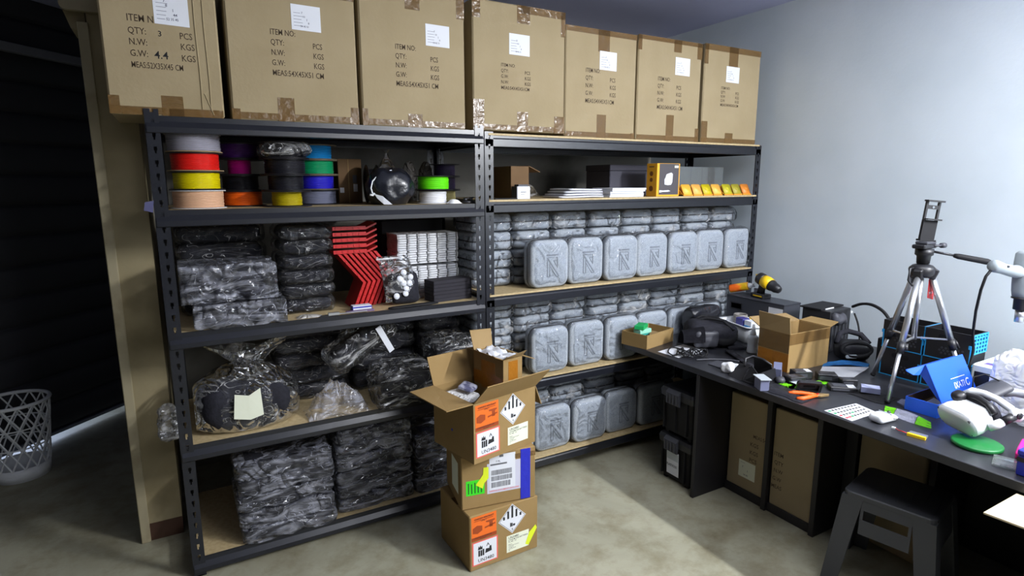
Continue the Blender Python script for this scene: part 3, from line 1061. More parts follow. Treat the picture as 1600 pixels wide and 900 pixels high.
# yellow parts trays in a row
COLS = ((250, 190, 70), (252, 184, 90), (206, 188, 26), (250, 188, 80), (190, 182, 40), (170, 160, 50), (226, 138, 50))
NAMES = ('amber', 'pale amber', 'olive yellow', 'amber', 'olive', 'dark olive', 'orange')
WH = ('at the near end of the row', 'second in the row', 'third in the row', 'in the middle of the row', 'fifth in the row', 'sixth in the row', 'at the far wall end of the row')
for i in range(7):
    x = 2.690 + 0.0845 * i + (0.012 if i > 3 else 0)
    t = thing('parts_tray', '%s printed plastic tray %s of yellow trays' % (NAMES[i], WH[i]), 'tray', (x, 0.020, Z4), group='yellow plastic trays')
    m_ = mat('tray_plastic', COLS[i], 0.45)
    w = 0.078
    base = MB()
    base.prism([(0.0, 0.0), (0.085, 0.0), (0.085, 0.058), (0.076, 0.058), (0.070, 0.008), (0.0, 0.008)], 0, w, 'x')
    base.prism([(0.0, 0.0), (0.078, 0.0), (0.078, 0.05), (0.055, 0.05)], 0, 0.003, 'x')
    obj('tray_body', base, mat('tray_edge', (222, 152, 44), 0.5), t)
    fl = MB(); fl.sm = True
    T = Matrix.Translation((w / 2 + 0.003, 0.022, 0.0375)) @ Matrix.Rotation(math.radians(-27), 4, 'X')
    fl.prism(rrect(w - 0.008, 0.066, 0.008, 4), -0.003, 0.003, 'y', T)
    obj('cover', fl, m_, t)
    ic = MB(); ic.prism(rrect(0.022, 0.022, 0.008, 4), -0.0045, -0.003, 'y', T)
    if i in (2, 4, 5, 6):
        obj('raised_logo', ic, m_, t)

# ================================================================== filament spools, left unit
Z = L4Z
M['spool_black'] = mat('black_spool', (34, 33, 38), 0.4)
M['spool_clear'] = mat('grey_spool', (120, 110, 92), 0.35)
M['spool_white'] = mat('white_spool', (222, 222, 222), 0.4)
M['spool_card'] = mat('card_spool', (176, 150, 112), 0.7)


def spool(name_col, label, x, y, z, wind_m, rw, R=0.100, h=0.070, flange='spool_black', group='stacked filament spools', lowf=None, rot=None):
    t = thing('filament_spool', label, 'spool', (x, y, z), group=group, rot=rot)
    b = MB(); b.sm = False
    for k, (z0, z1) in enumerate(((0.0005, 0.004), (h - 0.0045, h - 0.001))):
        f = MB(); f.sm = True
        f.lathe([(0.026, z0), (R - 0.002, z0), (R, z0 + 0.0012), (R, z1 - 0.0012), (R - 0.002, z1), (0.026, z1)], 48, close=True)
        obj('flange', f, M[lowf if (lowf and k == 0) else flange], t)
    hub = MB(); hub.sm = True
    hub.lathe([(0.026, 0.004), (0.034, 0.004), (0.034, h - 0.0045), (0.026, h - 0.0045)], 24, close=True)
    obj('hub', hub, M[flange], t)
    w = MB(); w.sm = True
    n = 14
    rr = random.Random(int(x * 999 + z * 777))
    prof = [(0.0345, 0.0045)]
    for i in range(n + 1):
        zz = 0.0045 + (h - 0.0095) * i / n
        prof.append((rw + (rr.uniform(-0.0012, 0.0012) if 0 < i < n else 0), zz))
    prof.append((0.0345, h - 0.005))
    w.lathe(prof, 40)
    obj('filament', w, wind_m, t)
    return t


W = {}
for nm, c, ro in (('silver', (150, 148, 160), 0.12), ('red', (226, 30, 24), 0.3), ('yellow', (226, 208, 10), 0.22), ('beige', (226, 178, 142), 0.45), ('purple', (62, 22, 92), 0.4), ('magenta', (214, 26, 150), 0.3),
                  ('black', (28, 28, 34), 0.3), ('orange', (242, 98, 18), 0.35), ('cyan', (18, 142, 218), 0.35), ('green', (18, 150, 96), 0.2), ('navy', (40, 36, 190), 0.25), ('grey', (108, 112, 134), 0.35),
                  ('olive', (176, 158, 10), 0.4), ('lime', (104, 236, 22), 0.35), ('white', (236, 236, 240), 0.5), ('plum', (46, 38, 62), 0.35), ('straw', (176, 166, 110), 0.5)):
    W[nm] = winding('filament_' + nm, c, ro)
for i, (nm, rw, fl, lo, lab) in enumerate((('beige', 0.090, 'spool_white', None, 'spool of beige filament between white flanges at the bottom of the end stack'),
                                           ('yellow', 0.082, 'spool_black', 'spool_black', 'spool of glossy yellow filament under the red one'),
                                           ('red', 0.084, 'spool_black', 'spool_card', 'spool of red filament second from the top of the end stack'),
                                           ('silver', 0.094, 'spool_clear', 'spool_card', 'spool of clear silvery filament on top of the end stack'))):
    spool(nm, lab, 0.152, 0.125, Z + 0.0715 * i, W[nm], rw, flange=fl, lowf=lo, h=0.0715)
for i, (nm, rw, lab) in enumerate((('orange', 0.082, 'spool of orange filament at the bottom, beside the beige spool'), ('black', 0.072, 'spool of black filament lying on the orange one'),
                                   ('magenta', 0.046, 'nearly used up spool of magenta filament under the purple one'), ('purple', 0.084, 'spool of dark purple filament topping the second stack'))):
    spool(nm, lab, 0.325, 0.30, Z + 0.066 * i, W[nm], rw, h=0.066)
for i, (nm, rw, lab) in enumerate((('olive', 0.060, 'spool of olive yellow filament at the bottom, before the grey spool'), ('black', 0.070, 'black filament spool resting on the olive yellow one'),
                                   ('black', 0.080, 'black filament spool third from the bottom, before the green one'), ('black', 0.075, 'black filament spool in shiny bag topping its stack before the blue one'))):
    s = spool(nm, lab, 0.485, 0.135, Z + 0.066 * i, W[nm], rw, h=0.066)
    if i == 3:
        mb = MB(); mb.sm = True
        mb.rbox(0.186, 0.186, 0.052, 0.04, 14, (0, 0, 0.033), crinkle(16, 0.012, 5.0))
        obj('plastic_wrap', mb, M['film_heavy'], s)
for i, (nm, rw, lab) in enumerate((('grey', 0.085, 'spool of blue grey filament at the bottom, beside the kraft box'), ('navy', 0.078, 'spool of deep blue filament on the grey one'),
                                   ('green', 0.080, 'spool of shiny green filament below the sky blue one'), ('cyan', 0.074, 'spool of sky blue filament topping the stack beside the kraft box'))):
    spool(nm, lab, 0.648, 0.325, Z + 0.0672 * i, W[nm], rw, h=0.0672, flange='spool_clear' if i else 'spool_black')
# kraft boxes behind
t = thing('kraft_box', 'tall kraft box with white stickers behind the sky blue spool', 'box', (0.768, 0.40, Z))
obj('box_body', MB().box(0, 0.115, 0, 0.16, 0, 0.212), M['kraft_dark'], t, bevel=0.002)
obj('label', MB().box(0.072, 0.092, -0.001, 0, 0.055, 0.092), M['paper'], t)
obj('dark_sticker', MB().box(0.070, 0.090, -0.001, 0, 0.096, 0.135), M['dark_grey'], t)
obj('front_label', MB().box(0.006, 0.026, -0.001, 0, 0.05, 0.075), M['paper'], t)
obj('seam', MB().box(0.048, 0.052, -0.001, 0, 0, 0.212), M['kraft_in'], t)
spool('black', 'black spool standing on edge between kraft box and black bag', 0.885, 0.335, Z + 0.0925, W['black'], 0.07, R=0.092, h=0.055, rot=(0, PI / 2, math.radians(-6)))
# lumpy black bag with its white cord and paper
t = thing('black_bag', 'round shiny black bag with white cord and paper on the spool shelf', 'bag', (0.935, 0.125, Z))
mb = MB(); mb.sm = True
mb.rbox(0.195, 0.18, 0.146, 0.070, 14, (0, 0, 0.0735), clampbox(both(lumps(9, 0.020, 3), crinkle(10, 0.034, 8)), (-0.104, -0.10, -0.073), (0.098, 0.10, 0.09)))
obj('bag_body', mb, mat('shiny_black_bag', (22, 24, 32), 0.25, bump=0.5, bscale=14), t)
mb = MB(); mb.sm = True
mb.tube([(-0.108, -0.085, 0.048), (-0.112, -0.075, 0.075), (-0.102, -0.07, 0.105), (-0.078, -0.07, 0.128), (-0.045, -0.07, 0.143), (-0.01, -0.06, 0.152)], 0.0035, 6)
mb.tube([(-0.122, -0.09, 0.046), (-0.108, -0.088, 0.044), (-0.100, -0.086, 0.052)], 0.005, 6)
obj('cord', mb, M['white_plastic'], t)
obj('paper', MB().slab([(-0.104, -0.098, 0.050), (-0.072, -0.112, 0.040), (-0.030, -0.116, 0.003), (-0.066, -0.108, 0.004), (-0.092, -0.1, 0.03)], (0, 0.003, 0)), M['paper'], t)
# bag with red contents, standing behind
t = thing('clear_bag', 'twisted clear bag with red contents standing behind the black bag', 'bag', (1.015, 0.42, Z))
mb = MB(); mb.sm = True
mb.rbox(0.085, 0.085, 0.165, 0.035, 8, (0, 0, 0.0835), lumps(16, 0.006, 2))
obj('contents', mb, mat('red_powder', (150, 36, 40), 0.6), t)
mb = MB(); mb.sm = True
mb.lathe([(0, 0.0008), (0.055, 0.001), (0.06, 0.09), (0.054, 0.165), (0.03, 0.20), (0.012, 0.225), (0.008, 0.245), (0.02, 0.262)], 18)
for v in mb.bm.verts:
    v.co += Vector((ridge(v.co, 22, 4, 0.01), ridge(v.co, 22, 9, 0.01), 0)) * (1 if v.co.z > 0.01 else 0)
obj('plastic_wrap', mb, M['film_heavy'], t)
# grey translucent bags
M['grey_bag'] = film_mat('grey_bag_film', tint=(120, 116, 112), haze=0.6, base=0.04, gain=0.5, rough=0.2, bscale=14, clear=(0.6, 0.6, 0.6))
for i, (x, lab) in enumerate(((1.115, 'dull grey plastic bag behind the lime green spool, on its black bag side'), (1.205, 'dull grey plastic bag behind the lime green spool, on its plum spools side'))):
    mb = MB(); mb.sm = True
    mb.lathe([(0, 0.001), (0.036, 0.002), (0.041, 0.09), (0.036, 0.16), (0.02, 0.195), (0.008, 0.205), (0, 0.206)], 16)
    for v in mb.bm.verts:
        v.co += Vector((ridge(v.co, 20, 4 + i, 0.008), ridge(v.co, 20, 9 + i, 0.008), 0)) * (1 if v.co.z > 0.01 else 0)
    solo('grey_bag', lab, 'bag', mb, M['grey_bag'], (x, 0.37, Z), group='dull grey bags')
solo('foil_scrap', 'small crumpled silver foil scrap between the red bag and the grey bags', 'foil', crumple(0.06, 0.05, 0.15, 8.2, 12), M['film_milky'], (1.05, 0.31, Z))
# lime and white spools
spool('white', 'spool of white filament on the shelf under the lime green one', 1.142, 0.120, Z, W['white'], 0.064, R=0.076, h=0.063, lowf='spool_white')
spool('lime', 'spool of lime green filament lying on the white one', 1.146, 0.122, Z + 0.063, W['lime'], 0.073, R=0.094, h=0.068)
for i, (nm, lab) in enumerate((('straw', 'spool of straw coloured filament at the bottom near the unit joint'), ('plum', 'middle spool of dark plum filament near the unit joint'), ('plum', 'spool of dark plum filament topping the stack near the unit joint'))):
    spool(nm, lab, 1.268, 0.265, Z + 0.062 * i + 0.004 * (i > 1), W[nm], 0.052, R=0.078, h=0.062 + (0.004 if i == 1 else 0))
solo('crumpled_tissue', 'small crumpled white tissue on the spool shelf edge near the unit joint', 'tissue', crumple(0.06, 0.05, 0.022, 1.2, 12), M['tissue'], (1.215, 0.035, Z))
mb = MB(); mb.sm = True
mb.box(-0.028, 0.028, -0.012, 0.012, 0, 0.012)
mb.cyl((-0.015, 0, 0.012), (-0.015, 0, 0.026), 0.010, n=12); mb.cyl((0.015, 0, 0.012), (0.015, 0, 0.024), 0.008, n=12); mb.bar((-0.026, 0, 0.02), (0.028, 0, 0.028), 0.006, 0.006)
solo('cable_clamp', 'small knobbly black clamp on the spool shelf beside the middle upright', 'clamp', mb, M['black_plastic'], (1.290, 0.04, Z))

# ================================================================== bagged black goods, left unit
def goods_mb(w, d, h, seed, soft=0.03):
    mb = MB(); mb.sm = True
    lo = (-w / 2, -d / 2, -h / 2); hi = (w / 2, d / 2, h / 2)
    mb.rbox(w * 0.97, d * 0.97, h * 0.94, soft, 12, (0, 0, h / 2), clampbox(lumps(7, h * 0.10, seed), lo, hi))
    return mb


def wrapg_mb(w, d, h, seed, amp=0.018, over=0.010, n=20):
    mb = MB(); mb.sm = True
    lo = (-w / 2 - over, -d / 2 - over, -h / 2 + 0.0004); hi = (w / 2 + over, d / 2 + over, h / 2 - 0.0004)
    mb.rbox(w + over, d + over, h, 0.035, n, (0, 0, h / 2), clampbox(lambda p, nn: nn * (0.004 + ridge(p, 10, seed, amp, 2) - 0.003), lo, hi))
    return mb


GS = {}
def goods(label, x, y, z, w, d, h, seed, group, rz=0.0, rot=None, heavy=True, amp=0.018):
    heavy = amp > 0.02
    key = (w, d, h, seed % 3)
    if key not in GS:
        GS[key] = (goods_mb(w, d, h, seed).mesh('pouch', M['black_cloth']), wrapg_mb(w, d, h, seed, amp).mesh('plastic_wrap', M['film_bright' if heavy else 'film_rear']))
    t = thing('bagged_pouch', label, 'bag', (x, y, z), rz, group, rot)
    obj('pouch', GS[key][0], None, t)
    obj('plastic_wrap', GS[key][1], None, t)
    return t


LV = ('lowest', 'second', 'third', 'fourth', 'fifth', 'sixth', 'seventh')
# third shelf down: two stacks and the two loose bags in front
Z = L3Z
for i in range(5):
    goods('%s bagged black pouch up in the rear stack by the end upright, third shelf' % LV[i], 0.232, 0.43, Z + 0.0005 + 0.0775 * i, 0.34, 0.24, 0.077, i, 'rear stack of black pouches')
for i in range(6):
    goods('%s bagged black pouch up in the stack beside the red brackets' % LV[i], 0.548, 0.245, Z + 0.0005 + 0.0645 * i, 0.21, 0.24, 0.064, i + 1, 'stack of black pouches beside the red brackets')
goods('large clear bag of black fabric lying at the front edge, third shelf down', 0.318, 0.115, Z + 0.001, 0.44, 0.235, 0.105, 7, 'loose front bags', 0.03, amp=0.03) if False else None
b1 = thing('bagged_pouch', 'large clear bag of black fabric lying at the front edge of the third shelf', 'bag', (0.245, 0.112, Z), group='loose front bags')
obj('pouch', goods_mb(0.30, 0.19, 0.092, 4), M['black_cloth'], b1)
obj('plastic_wrap', wrapg_mb(0.330, 0.225, 0.100, 6.6, 0.05, 0.006, 26), M['film_bright'], b1)
b1.location.x = 0.262
b2 = thing('bagged_pouch', 'crumpled clear bag of black fabric piled on the large front bag', 'bag', (0.232, 0.145, Z + 0.101), group='loose front bags')
obj('pouch', goods_mb(0.26, 0.17, 0.115, 9), M['black_cloth'], b2)
obj('plastic_wrap', wrapg_mb(0.33, 0.21, 0.150, 12.2, 0.06, 0.012, 26), M['film_bright'], b2)

# nested red brackets
rb_poly = [(0.0, 0.250), (0.105, 0.118), (0.055, 0.0)]
def bracket_mb(th=0.0095, dep=0.16):
    mb = MB()
    pts = rb_poly
    out = []
    for k, (u, v) in enumerate(pts):
        out.append((u, v))
    back = [(u + th * 1.5, v + (0.0 if k != 0 else 0.0)) for k, (u, v) in enumerate(pts)][::-1]
    mb.prism(out + back, 0, dep, 'y')
    # stiffening ribs on the front edge
    for k in range(2):
        (a, b_), (c, d_) = pts[k], pts[k + 1]
        for s in range(1, 4):
            f = s / 4
            u, v = a + (c - a) * f, b_ + (d_ - b_) * f
            mb.box(u + 0.003, u + th * 1.5 - 0.003, -0.003, 0.0, v - 0.002, v + 0.002)
    return mb
br_me = bracket_mb().mesh('bracket_body', M['red'])
for i in range(8):
    o = bpy.data.objects.new('red_bracket', br_me); COL.objects.link(o)
    o.location = (0.678 + 0.0262 * i, 0.10 + 0.012 * i, Z + 0.0005)
    tag(o, 'red plastic angle bracket, %s from the black pouches in the nested row' % (ORD[i] if i < 7 else 'last'), 'bracket', 'nested red brackets')
def rtray_mb(w=0.20):
    mb = MB()
    mb.prism([(0.0, 0.0), (w - 0.05, 0.0), (w, 0.022), (w, 0.030), (w - 0.052, 0.008), (0.0, 0.008)], 0, 0.15, 'y')
    mb.box(0.0, w - 0.05, 0.0, 0.004, 0.008, 0.016)
    for k in range(5):
        mb.box(0.012 + 0.026 * k, 0.020 + 0.026 * k, -0.002, 0.0, 0.002, 0.013)
    return mb
tr_me = rtray_mb().mesh('bracket_body', M['red'])
for i in range(5):
    o = bpy.data.objects.new('red_bracket', tr_me); COL.objects.link(o)
    o.location = (0.665, 0.13, Z + 0.2515 + 0.0265 * i)
    tag(o, 'red plastic tray lying flat over the nested brackets, %s from below' % ORD[i], 'tray', 'flat red trays')

# stacked clear blister trays of white parts
def blister_mb():
    mb = MB()
    for k in range(6):
        for j in range(3):
            mb.prism(rrect(0.046, 0.048, 0.010, 3, 0.026 + 0.0525 * k, 0.028 + 0.056 * j), 0.0005, 0.0095, 'z')
    return mb
bl_me = blister_mb().mesh('white_parts', mat('white_parts', (214, 216, 220), 0.45))
tm = MB()
tm.box(0, 0.316, 0, 0.168, 0.0, 0.0012)
tm.box(0, 0.003, 0, 0.168, 0.0012, 0.011)
tm.box(0.313, 0.316, 0, 0.168, 0.0012, 0.011)
for k in range(7):
    tm.box(-0.001 + 0.0525 * k, 0.002 + 0.0525 * k, -0.001, 0.001, 0.0, 0.0105)
tm_me = tm.mesh('clear_tray', M['film_milky'])
for i in range(27):
    t = thing('blister_tray', 'clear tray of white parts, number %d from the bottom of its stack' % (i + 1), 'tray', (0.985 + rnd.uniform(-0.003, 0.003), 0.20 + rnd.uniform(-0.003, 0.003), Z + 0.0005 + 0.0114 * i + (0.012 if i > 13 else 0)), group='stacked blister trays')
    obj('white_parts', bl_me, None, t)
    obj('clear_tray', tm_me, None, t)
# a black carton deep behind them
solo('dark_box', 'black box deep behind the stacked blister trays', 'box', MB().box(0, 0.34, 0, 0.12, 0, 0.375), M['black_matte'], (0.98, 0.43, Z), bevel=0.004)
# black foam pads
for i in range(6):
    mb = MB(); mb.box(-0.106, 0.106, -0.05, 0.05, 0, 0.0168)
    solo('foam_pad', ('lowest', 'second', 'third', 'fourth', 'fifth', 'topmost')[i] + ' black foam sheet in the neat block before the blister trays', 'foam', mb, mat('foam_black', (36, 34, 42), 0.85), (1.205 + rnd.uniform(-0.002, 0.002), 0.105, Z + 0.0005 + 0.0171 * i), 0.10 + rnd.uniform(-0.012, 0.012), 'black foam sheets', bevel=0.002)
# zip bag of white discs
t = thing('zip_bag', 'leaning clear zip bag of black pads with round white stickers', 'bag', (0.965, 0.085, Z), rot=(math.radians(-10), 0, math.radians(8)))
mb = MB(); mb.sm = True
mb.rbox(0.145, 0.062, 0.145, 0.025, 10, (0.012, 0.0, 0.082), lumps(12, 0.008, 5))
obj('contents', mb, M['black_cloth'], t)
mb = MB(); mb.sm = True
def zb(u, v, s):
    th = 0.040 * math.sin(PI * min(1, v * 1.15)) ** 0.6 * math.sin(PI * u) ** 0.5 if 0 < v < 0.87 and 0 < u < 1 else 0.0015
    w = 0.175 - 0.02 * v
    return Vector((-w / 2 + w * u - 0.035 * v * v, s * (th + ridge(Vector((u, v, s)) * 0.17, 30, 3, 0.006)) - 0.03 * v * v * 0.4, 0.018 + 0.215 * v))
mb.sheet(lambda u, v: zb(u, v, -1), 14, 16)
mb.sheet(lambda u, v: zb(u, v, 1), 14, 16)
obj('plastic_wrap', mb, M['film_heavy'], t)
zl = MB(); zl.box(-0.118, 0.022, -0.016, -0.012, 0.218, 0.226)
obj('zip_strip', zl, M['film_milky'], t)
for i, (u, v) in enumerate(((0.0, 0.150), (-0.024, 0.122), (0.022, 0.098), (0.004, 0.076), (-0.006, 0.100), (0.030, 0.125), (-0.002, 0.052), (-0.050, 0.044))):
    mb = MB(); mb.sm = True
    T = Matrix.Translation((u, -0.040 - 0.002 * (i % 3), v)) @ Matrix.Rotation(math.radians(80 + 8 * (i % 3)), 4, 'X')
    mb.lathe([(0, -0.001), (0.0145, -0.001), (0.0145, 0.001), (0, 0.001)], 20, T)
    obj('sticker', mb, M['paper'], t)
mb = MB(); mb.sm = True
mb.prism([(-0.12, 0.0), (-0.10, 0.014), (0.09, 0.018), (0.13, 0.010), (0.13, -0.012), (0.09, -0.018), (-0.10, -0.014)], 0, 0.008, 'z')
solo('flat_strap', 'flat black padded strap lying before the zip bag', 'strap', mb, M['black_matte'], (0.985, 0.020, Z + 0.001), 0.08, bevel=0.002)
# little blue boxes, calliper, rods
t = thing('small_box', 'flat little white box with blue sides before the red brackets', 'box', (0.715, 0.045, Z))
obj('box_body', MB().box(0, 0.088, 0, 0.042, 0, 0.020), M['navy'], t, bevel=0.001)
obj('lid', MB().box(0.003, 0.085, 0.002, 0.040, 0.020, 0.024), M['paper'], t)
obj('print', text_mb([('MICRO SD', 0.010, 0.014, 0.016, 1)], (0, 0, 0.0246), (1, 0, 0), (0, 1, 0)), M['navy'], t) if False else None
obj('front_band', MB().box(0.003, 0.085, -0.001, 0.0, 0.006, 0.014), M['paper'], t)
solo('small_case', 'thin mauve grey case lying before the little blue box', 'case', MB().box(0, 0.125, 0, 0.020, 0, 0.009), mat('mauve', (112, 92, 124), 0.5), (0.680, 0.016, Z), bevel=0.002)
t = thing('calliper', 'small steel calliper lying on the shelf edge before the red brackets', 'tool', (0.600, 0.004, Z))
obj('beam_scale', MB().box(0.0, 0.17, 0.004, 0.010, 0.004, 0.008), M['alu'], t)
mb = MB(); mb.prism([(-0.035, 0.0), (-0.025, 0.012), (0.0, 0.014), (0.0, 0.0)], 0.0, 0.006, 'z')
obj('jaw', mb, M['black_plastic'], t)
obj('slider', MB().box(0.0, 0.048, 0.0, 0.015, 0.002, 0.014), M['alu'], t, bevel=0.001)
solo('plastic_sheet', 'small clear plastic scrap beside the large front bag', 'plastic', crumple(0.10, 0.05, 0.016, 5.3, 12), M['film_milky'], (0.53, 0.035, Z))

# fourth shelf down
Z = L2Z
for i in range(5):
    goods('%s bagged black roll up in the rear stack behind the knotted clear bag' % LV[i], 0.575, 0.422, Z + 0.0005 + 0.0755 * i, 0.33, 0.24, 0.075, i + 2, 'rear rolls behind the knotted bag')
for i in range(4):
    goods('%s bagged black roll up in the middle rear stack, fourth shelf down' % LV[i], 0.93, 0.42, Z + 0.0005 + 0.0905 * i, 0.31, 0.24, 0.090, i + 3, 'middle rear rolls', rnd.uniform(-0.02, 0.02))
for i in range(4):
    goods('%s bagged black roll up in the rear stack near the middle upright' % LV[i], 1.215, 0.36, Z + 0.0005 + 0.0905 * i, 0.215, 0.24, 0.090, i + 4, 'rear rolls near the middle upright')
# big knotted clear bag
t = thing('clear_bag', 'large knotted clear bag of black goods with white slip, fourth shelf down', 'bag', (0.262, 0.16, Z))
mb = MB(); mb.sm = True
mb.rbox(0.345, 0.24, 0.19, 0.07, 14, (0, 0, 0.096), clampbox(both(lumps(7, 0.02, 3), crinkle(9, 0.02, 2)), (-0.19, -0.13, -0.095), (0.19, 0.13, 0.11)))
obj('contents', mb, M['black_cloth'], t)
mb = MB(); mb.sm = True
def kb(u, v):
    a = 2 * PI * u
    pr = [(0.0, 0.0), (0.20, 0.002), (0.213, 0.05), (0.210, 0.13), (0.175, 0.20), (0.10, 0.245), (0.045, 0.268), (0.075, 0.30), (0.13, 0.345), (0.15, 0.372)]
    f = v * (len(pr) - 1); i = min(int(f), len(pr) - 2); f -= i
    r = pr[i][0] * (1 - f) + pr[i + 1][0] * f; z = pr[i][1] * (1 - f) + pr[i + 1][1] * f
    x = r * math.cos(a); y = r * math.sin(a) * (0.66 if z < 0.27 else 0.35)
    p = Vector((x, y, z))
    k = 0 if v < 0.12 else 1
    w = ridge(p, 11, 21, 0.042, 2) * k
    q = Vector((x * (1 + w * 3), y * (1 + w * 3), z + w * 0.4))
    if z > 0.27:
        q.x = q.x * (1 + 0.25 * math.cos(2 * a)) + 0.03
        q.z += 0.03 * math.cos(2 * a + 0.6) - 0.02
    return Vector((max(-0.20, min(0.215, q.x)), max(-0.148, min(0.12, q.y)), max(0.0008, min(0.385, q.z))))
mb.sheet(kb, 44, 30)
bmesh.ops.remove_doubles(mb.bm, verts=list(mb.bm.verts), dist=0.0005)
obj('plastic_wrap', mb, M['film_heavy'], t)
pp = MB()
pp.slab([(-0.062, -0.1500, 0.075), (0.0, -0.1505, 0.060), (0.0, -0.151, 0.165), (-0.052, -0.1500, 0.178)], (0, 0.001, 0))
pp.slab([(0.0, -0.1505, 0.060), (0.052, -0.1500, 0.073), (0.046, -0.1490, 0.190), (0.0, -0.151, 0.165)], (0, 0.001, 0))
obj('paper_slip', pp, M['paper_cream'], t)
# crumpled empty bag, black pouch with a white strip, and the bag hanging over the edge
solo('plastic_sheet', 'empty clear bag crumpled on the shelf between the knotted bag and black pouch', 'plastic', crumple(0.28, 0.15, 0.10, 11.3, 30, 0.9), M['film_bright'], (0.632, 0.078, Z + 0.001))
t = thing('bagged_pouch', 'tilted black pouch with white strip in clear bag, on the crumpled film', 'bag', (0.785, 0.150, Z + 0.262), rot=(math.radians(10), math.radians(-30), math.radians(6)))
mb = MB(); mb.sm = True
mb.rbox(0.28, 0.11, 0.070, 0.033, 12, (0, 0, 0.045), lumps(7, 0.014, 6))
obj('pouch', mb, M['black_cloth'], t)
mb = MB(); mb.sm = True
mb.rbox(0.33, 0.145, 0.10, 0.035, 20, (0, 0, 0.045), lambda p, nn: nn * (0.002 + ridge(p, 10, 15.5, 0.02, 2)))
obj('plastic_wrap', mb, M['film_heavy'], t)
obj('white_strip', MB().box(0.07, 0.098, -0.090, -0.086, -0.055, 0.10), M['paper'], t)
t = thing('bagged_pouch', 'black rounded pouch in clear bag hanging slightly over the edge beside the boxes', 'bag', (0.945, 0.075, Z))
mb = MB(); mb.sm = True
mb.rbox(0.25, 0.17, 0.13, 0.055, 12, (0.02, 0.0, 0.066), clampbox(lumps(7, 0.016, 16), (-0.13, -0.09, -0.065), (0.13, 0.09, 0.075)))
obj('pouch', mb, M['black_cloth'], t)
mb = MB(); mb.sm = True
mb.rbox(0.29, 0.20, 0.17, 0.05, 22, (0.01, 0.0, 0.086), clampbox(lambda p, nn: nn * (0.004 + ridge(p, 9, 25.5, 0.05, 2)), (-0.155, -0.100, -0.085), (0.100, 0.105, 0.10)))
obj('plastic_wrap', mb, M['film_heavy'], t)
t = thing('bagged_pouch', 'black pouch in clear bag standing behind the open battery carton', 'bag', (1.203, 0.115, Z))
mb = MB(); mb.sm = True
mb.rbox(0.19, 0.18, 0.22, 0.06, 12, (0, 0, 0.112), clampbox(lumps(7, 0.016, 19), (-0.11, -0.1, -0.11), (0.11, 0.1, 0.12)))
obj('pouch', mb, M['black_cloth'], t)
mb = MB(); mb.sm = True
mb.rbox(0.20, 0.19, 0.26, 0.05, 20, (0, 0, 0.132), clampbox(lambda p, nn: nn * (0.004 + ridge(p, 9, 35.5, 0.05, 2)), (-0.104, -0.105, -0.13), (0.104, 0.105, 0.15)))
obj('plastic_wrap', mb, M['film_heavy'], t)
# the clear film poking out past the end upright
mb = MB(); mb.sm = True
mb.rbox(0.05, 0.10, 0.10, 0.02, 12, (0, 0, 0.05), lambda p, nn: nn * ridge(p, 16, 3.3, 0.03, 2))
solo('plastic_sheet', 'dark film corner sticking out past the end upright', 'plastic', mb, M['film_heavy'], (-0.030, 0.12, Z + 0.02))

# lowest shelf
Z = L1Z
for i in range(5):
    goods('%s bagged black case up in the front stack nearest the end upright, lowest shelf' % LV[i], 0.385 + rnd.uniform(-0.006, 0.006), 0.125 + rnd.uniform(-0.004, 0.004), Z + 0.0005 + 0.0725 * i, 0.375, 0.25, 0.072, i * 2 + 1, 'end stack on the lowest shelf', rnd.uniform(-0.012, 0.012), amp=0.034)
for i in range(6):
    goods('%s bagged black case up in the middle stack, lowest shelf' % LV[i], 0.785 + rnd.uniform(-0.005, 0.005), 0.17, Z + 0.0005 + 0.0675 * i, 0.345, 0.25, 0.067, i * 2 + 2, 'middle stack on the lowest shelf', rnd.uniform(-0.008, 0.008), amp=0.034)
for i in range(4):
    goods('%s bagged black case up in the stack behind the battery cartons, lowest shelf' % LV[i], 1.155 + rnd.uniform(-0.003, 0.003), 0.16, Z + 0.0005 + 0.0755 * i, 0.32, 0.25, 0.075, i * 2 + 3, 'stack behind the battery cartons', amp=0.034)
solo('tape_scrap', 'scrap of blue tape stuck to the end upright of the unit', 'tape', MB().slab([(-0.032, -0.003, 1.500), (-0.004, -0.003, 1.492), (0.002, -0.003, 1.535), (-0.026, -0.003, 1.530)], (0, 0.0018, 0)), mat('blue_tape', (74, 74, 110), 0.5), (0, 0, 0))

# ================================================================== the stack of battery cartons on the floor
def open_walls(w, d, h, th=0.004):
    mb = MB()
    mb.box(0, w, 0, d, 0, th)
    mb.box(0, th, 0, d, th, h); mb.box(w - th, w, 0, d, th, h)
    mb.box(th, w - th, 0, th, th, h); mb.box(th, w - th, d - th, d, th, h)
    return mb


M['label_orange'] = mat('orange_label', (226, 106, 30), 0.55)
M['label_dark_orange'] = mat('dark_orange_print', (150, 62, 16), 0.6)
M['label_red'] = mat('red_hatching', (226, 96, 88), 0.6)
M['neon_green'] = mat('neon_green_label', (56, 214, 34), 0.5)
M['neon_yellow'] = mat('neon_yellow_tape', (214, 228, 40), 0.45)
M['blue_tape'] = mat('deep_blue_tape', (32, 40, 176), 0.35, bump=0.3, bscale=30)


def rect(mb, a, b, c, d, y, t=0.0004):
    mb.box(a, b, y - t, y, c, d)


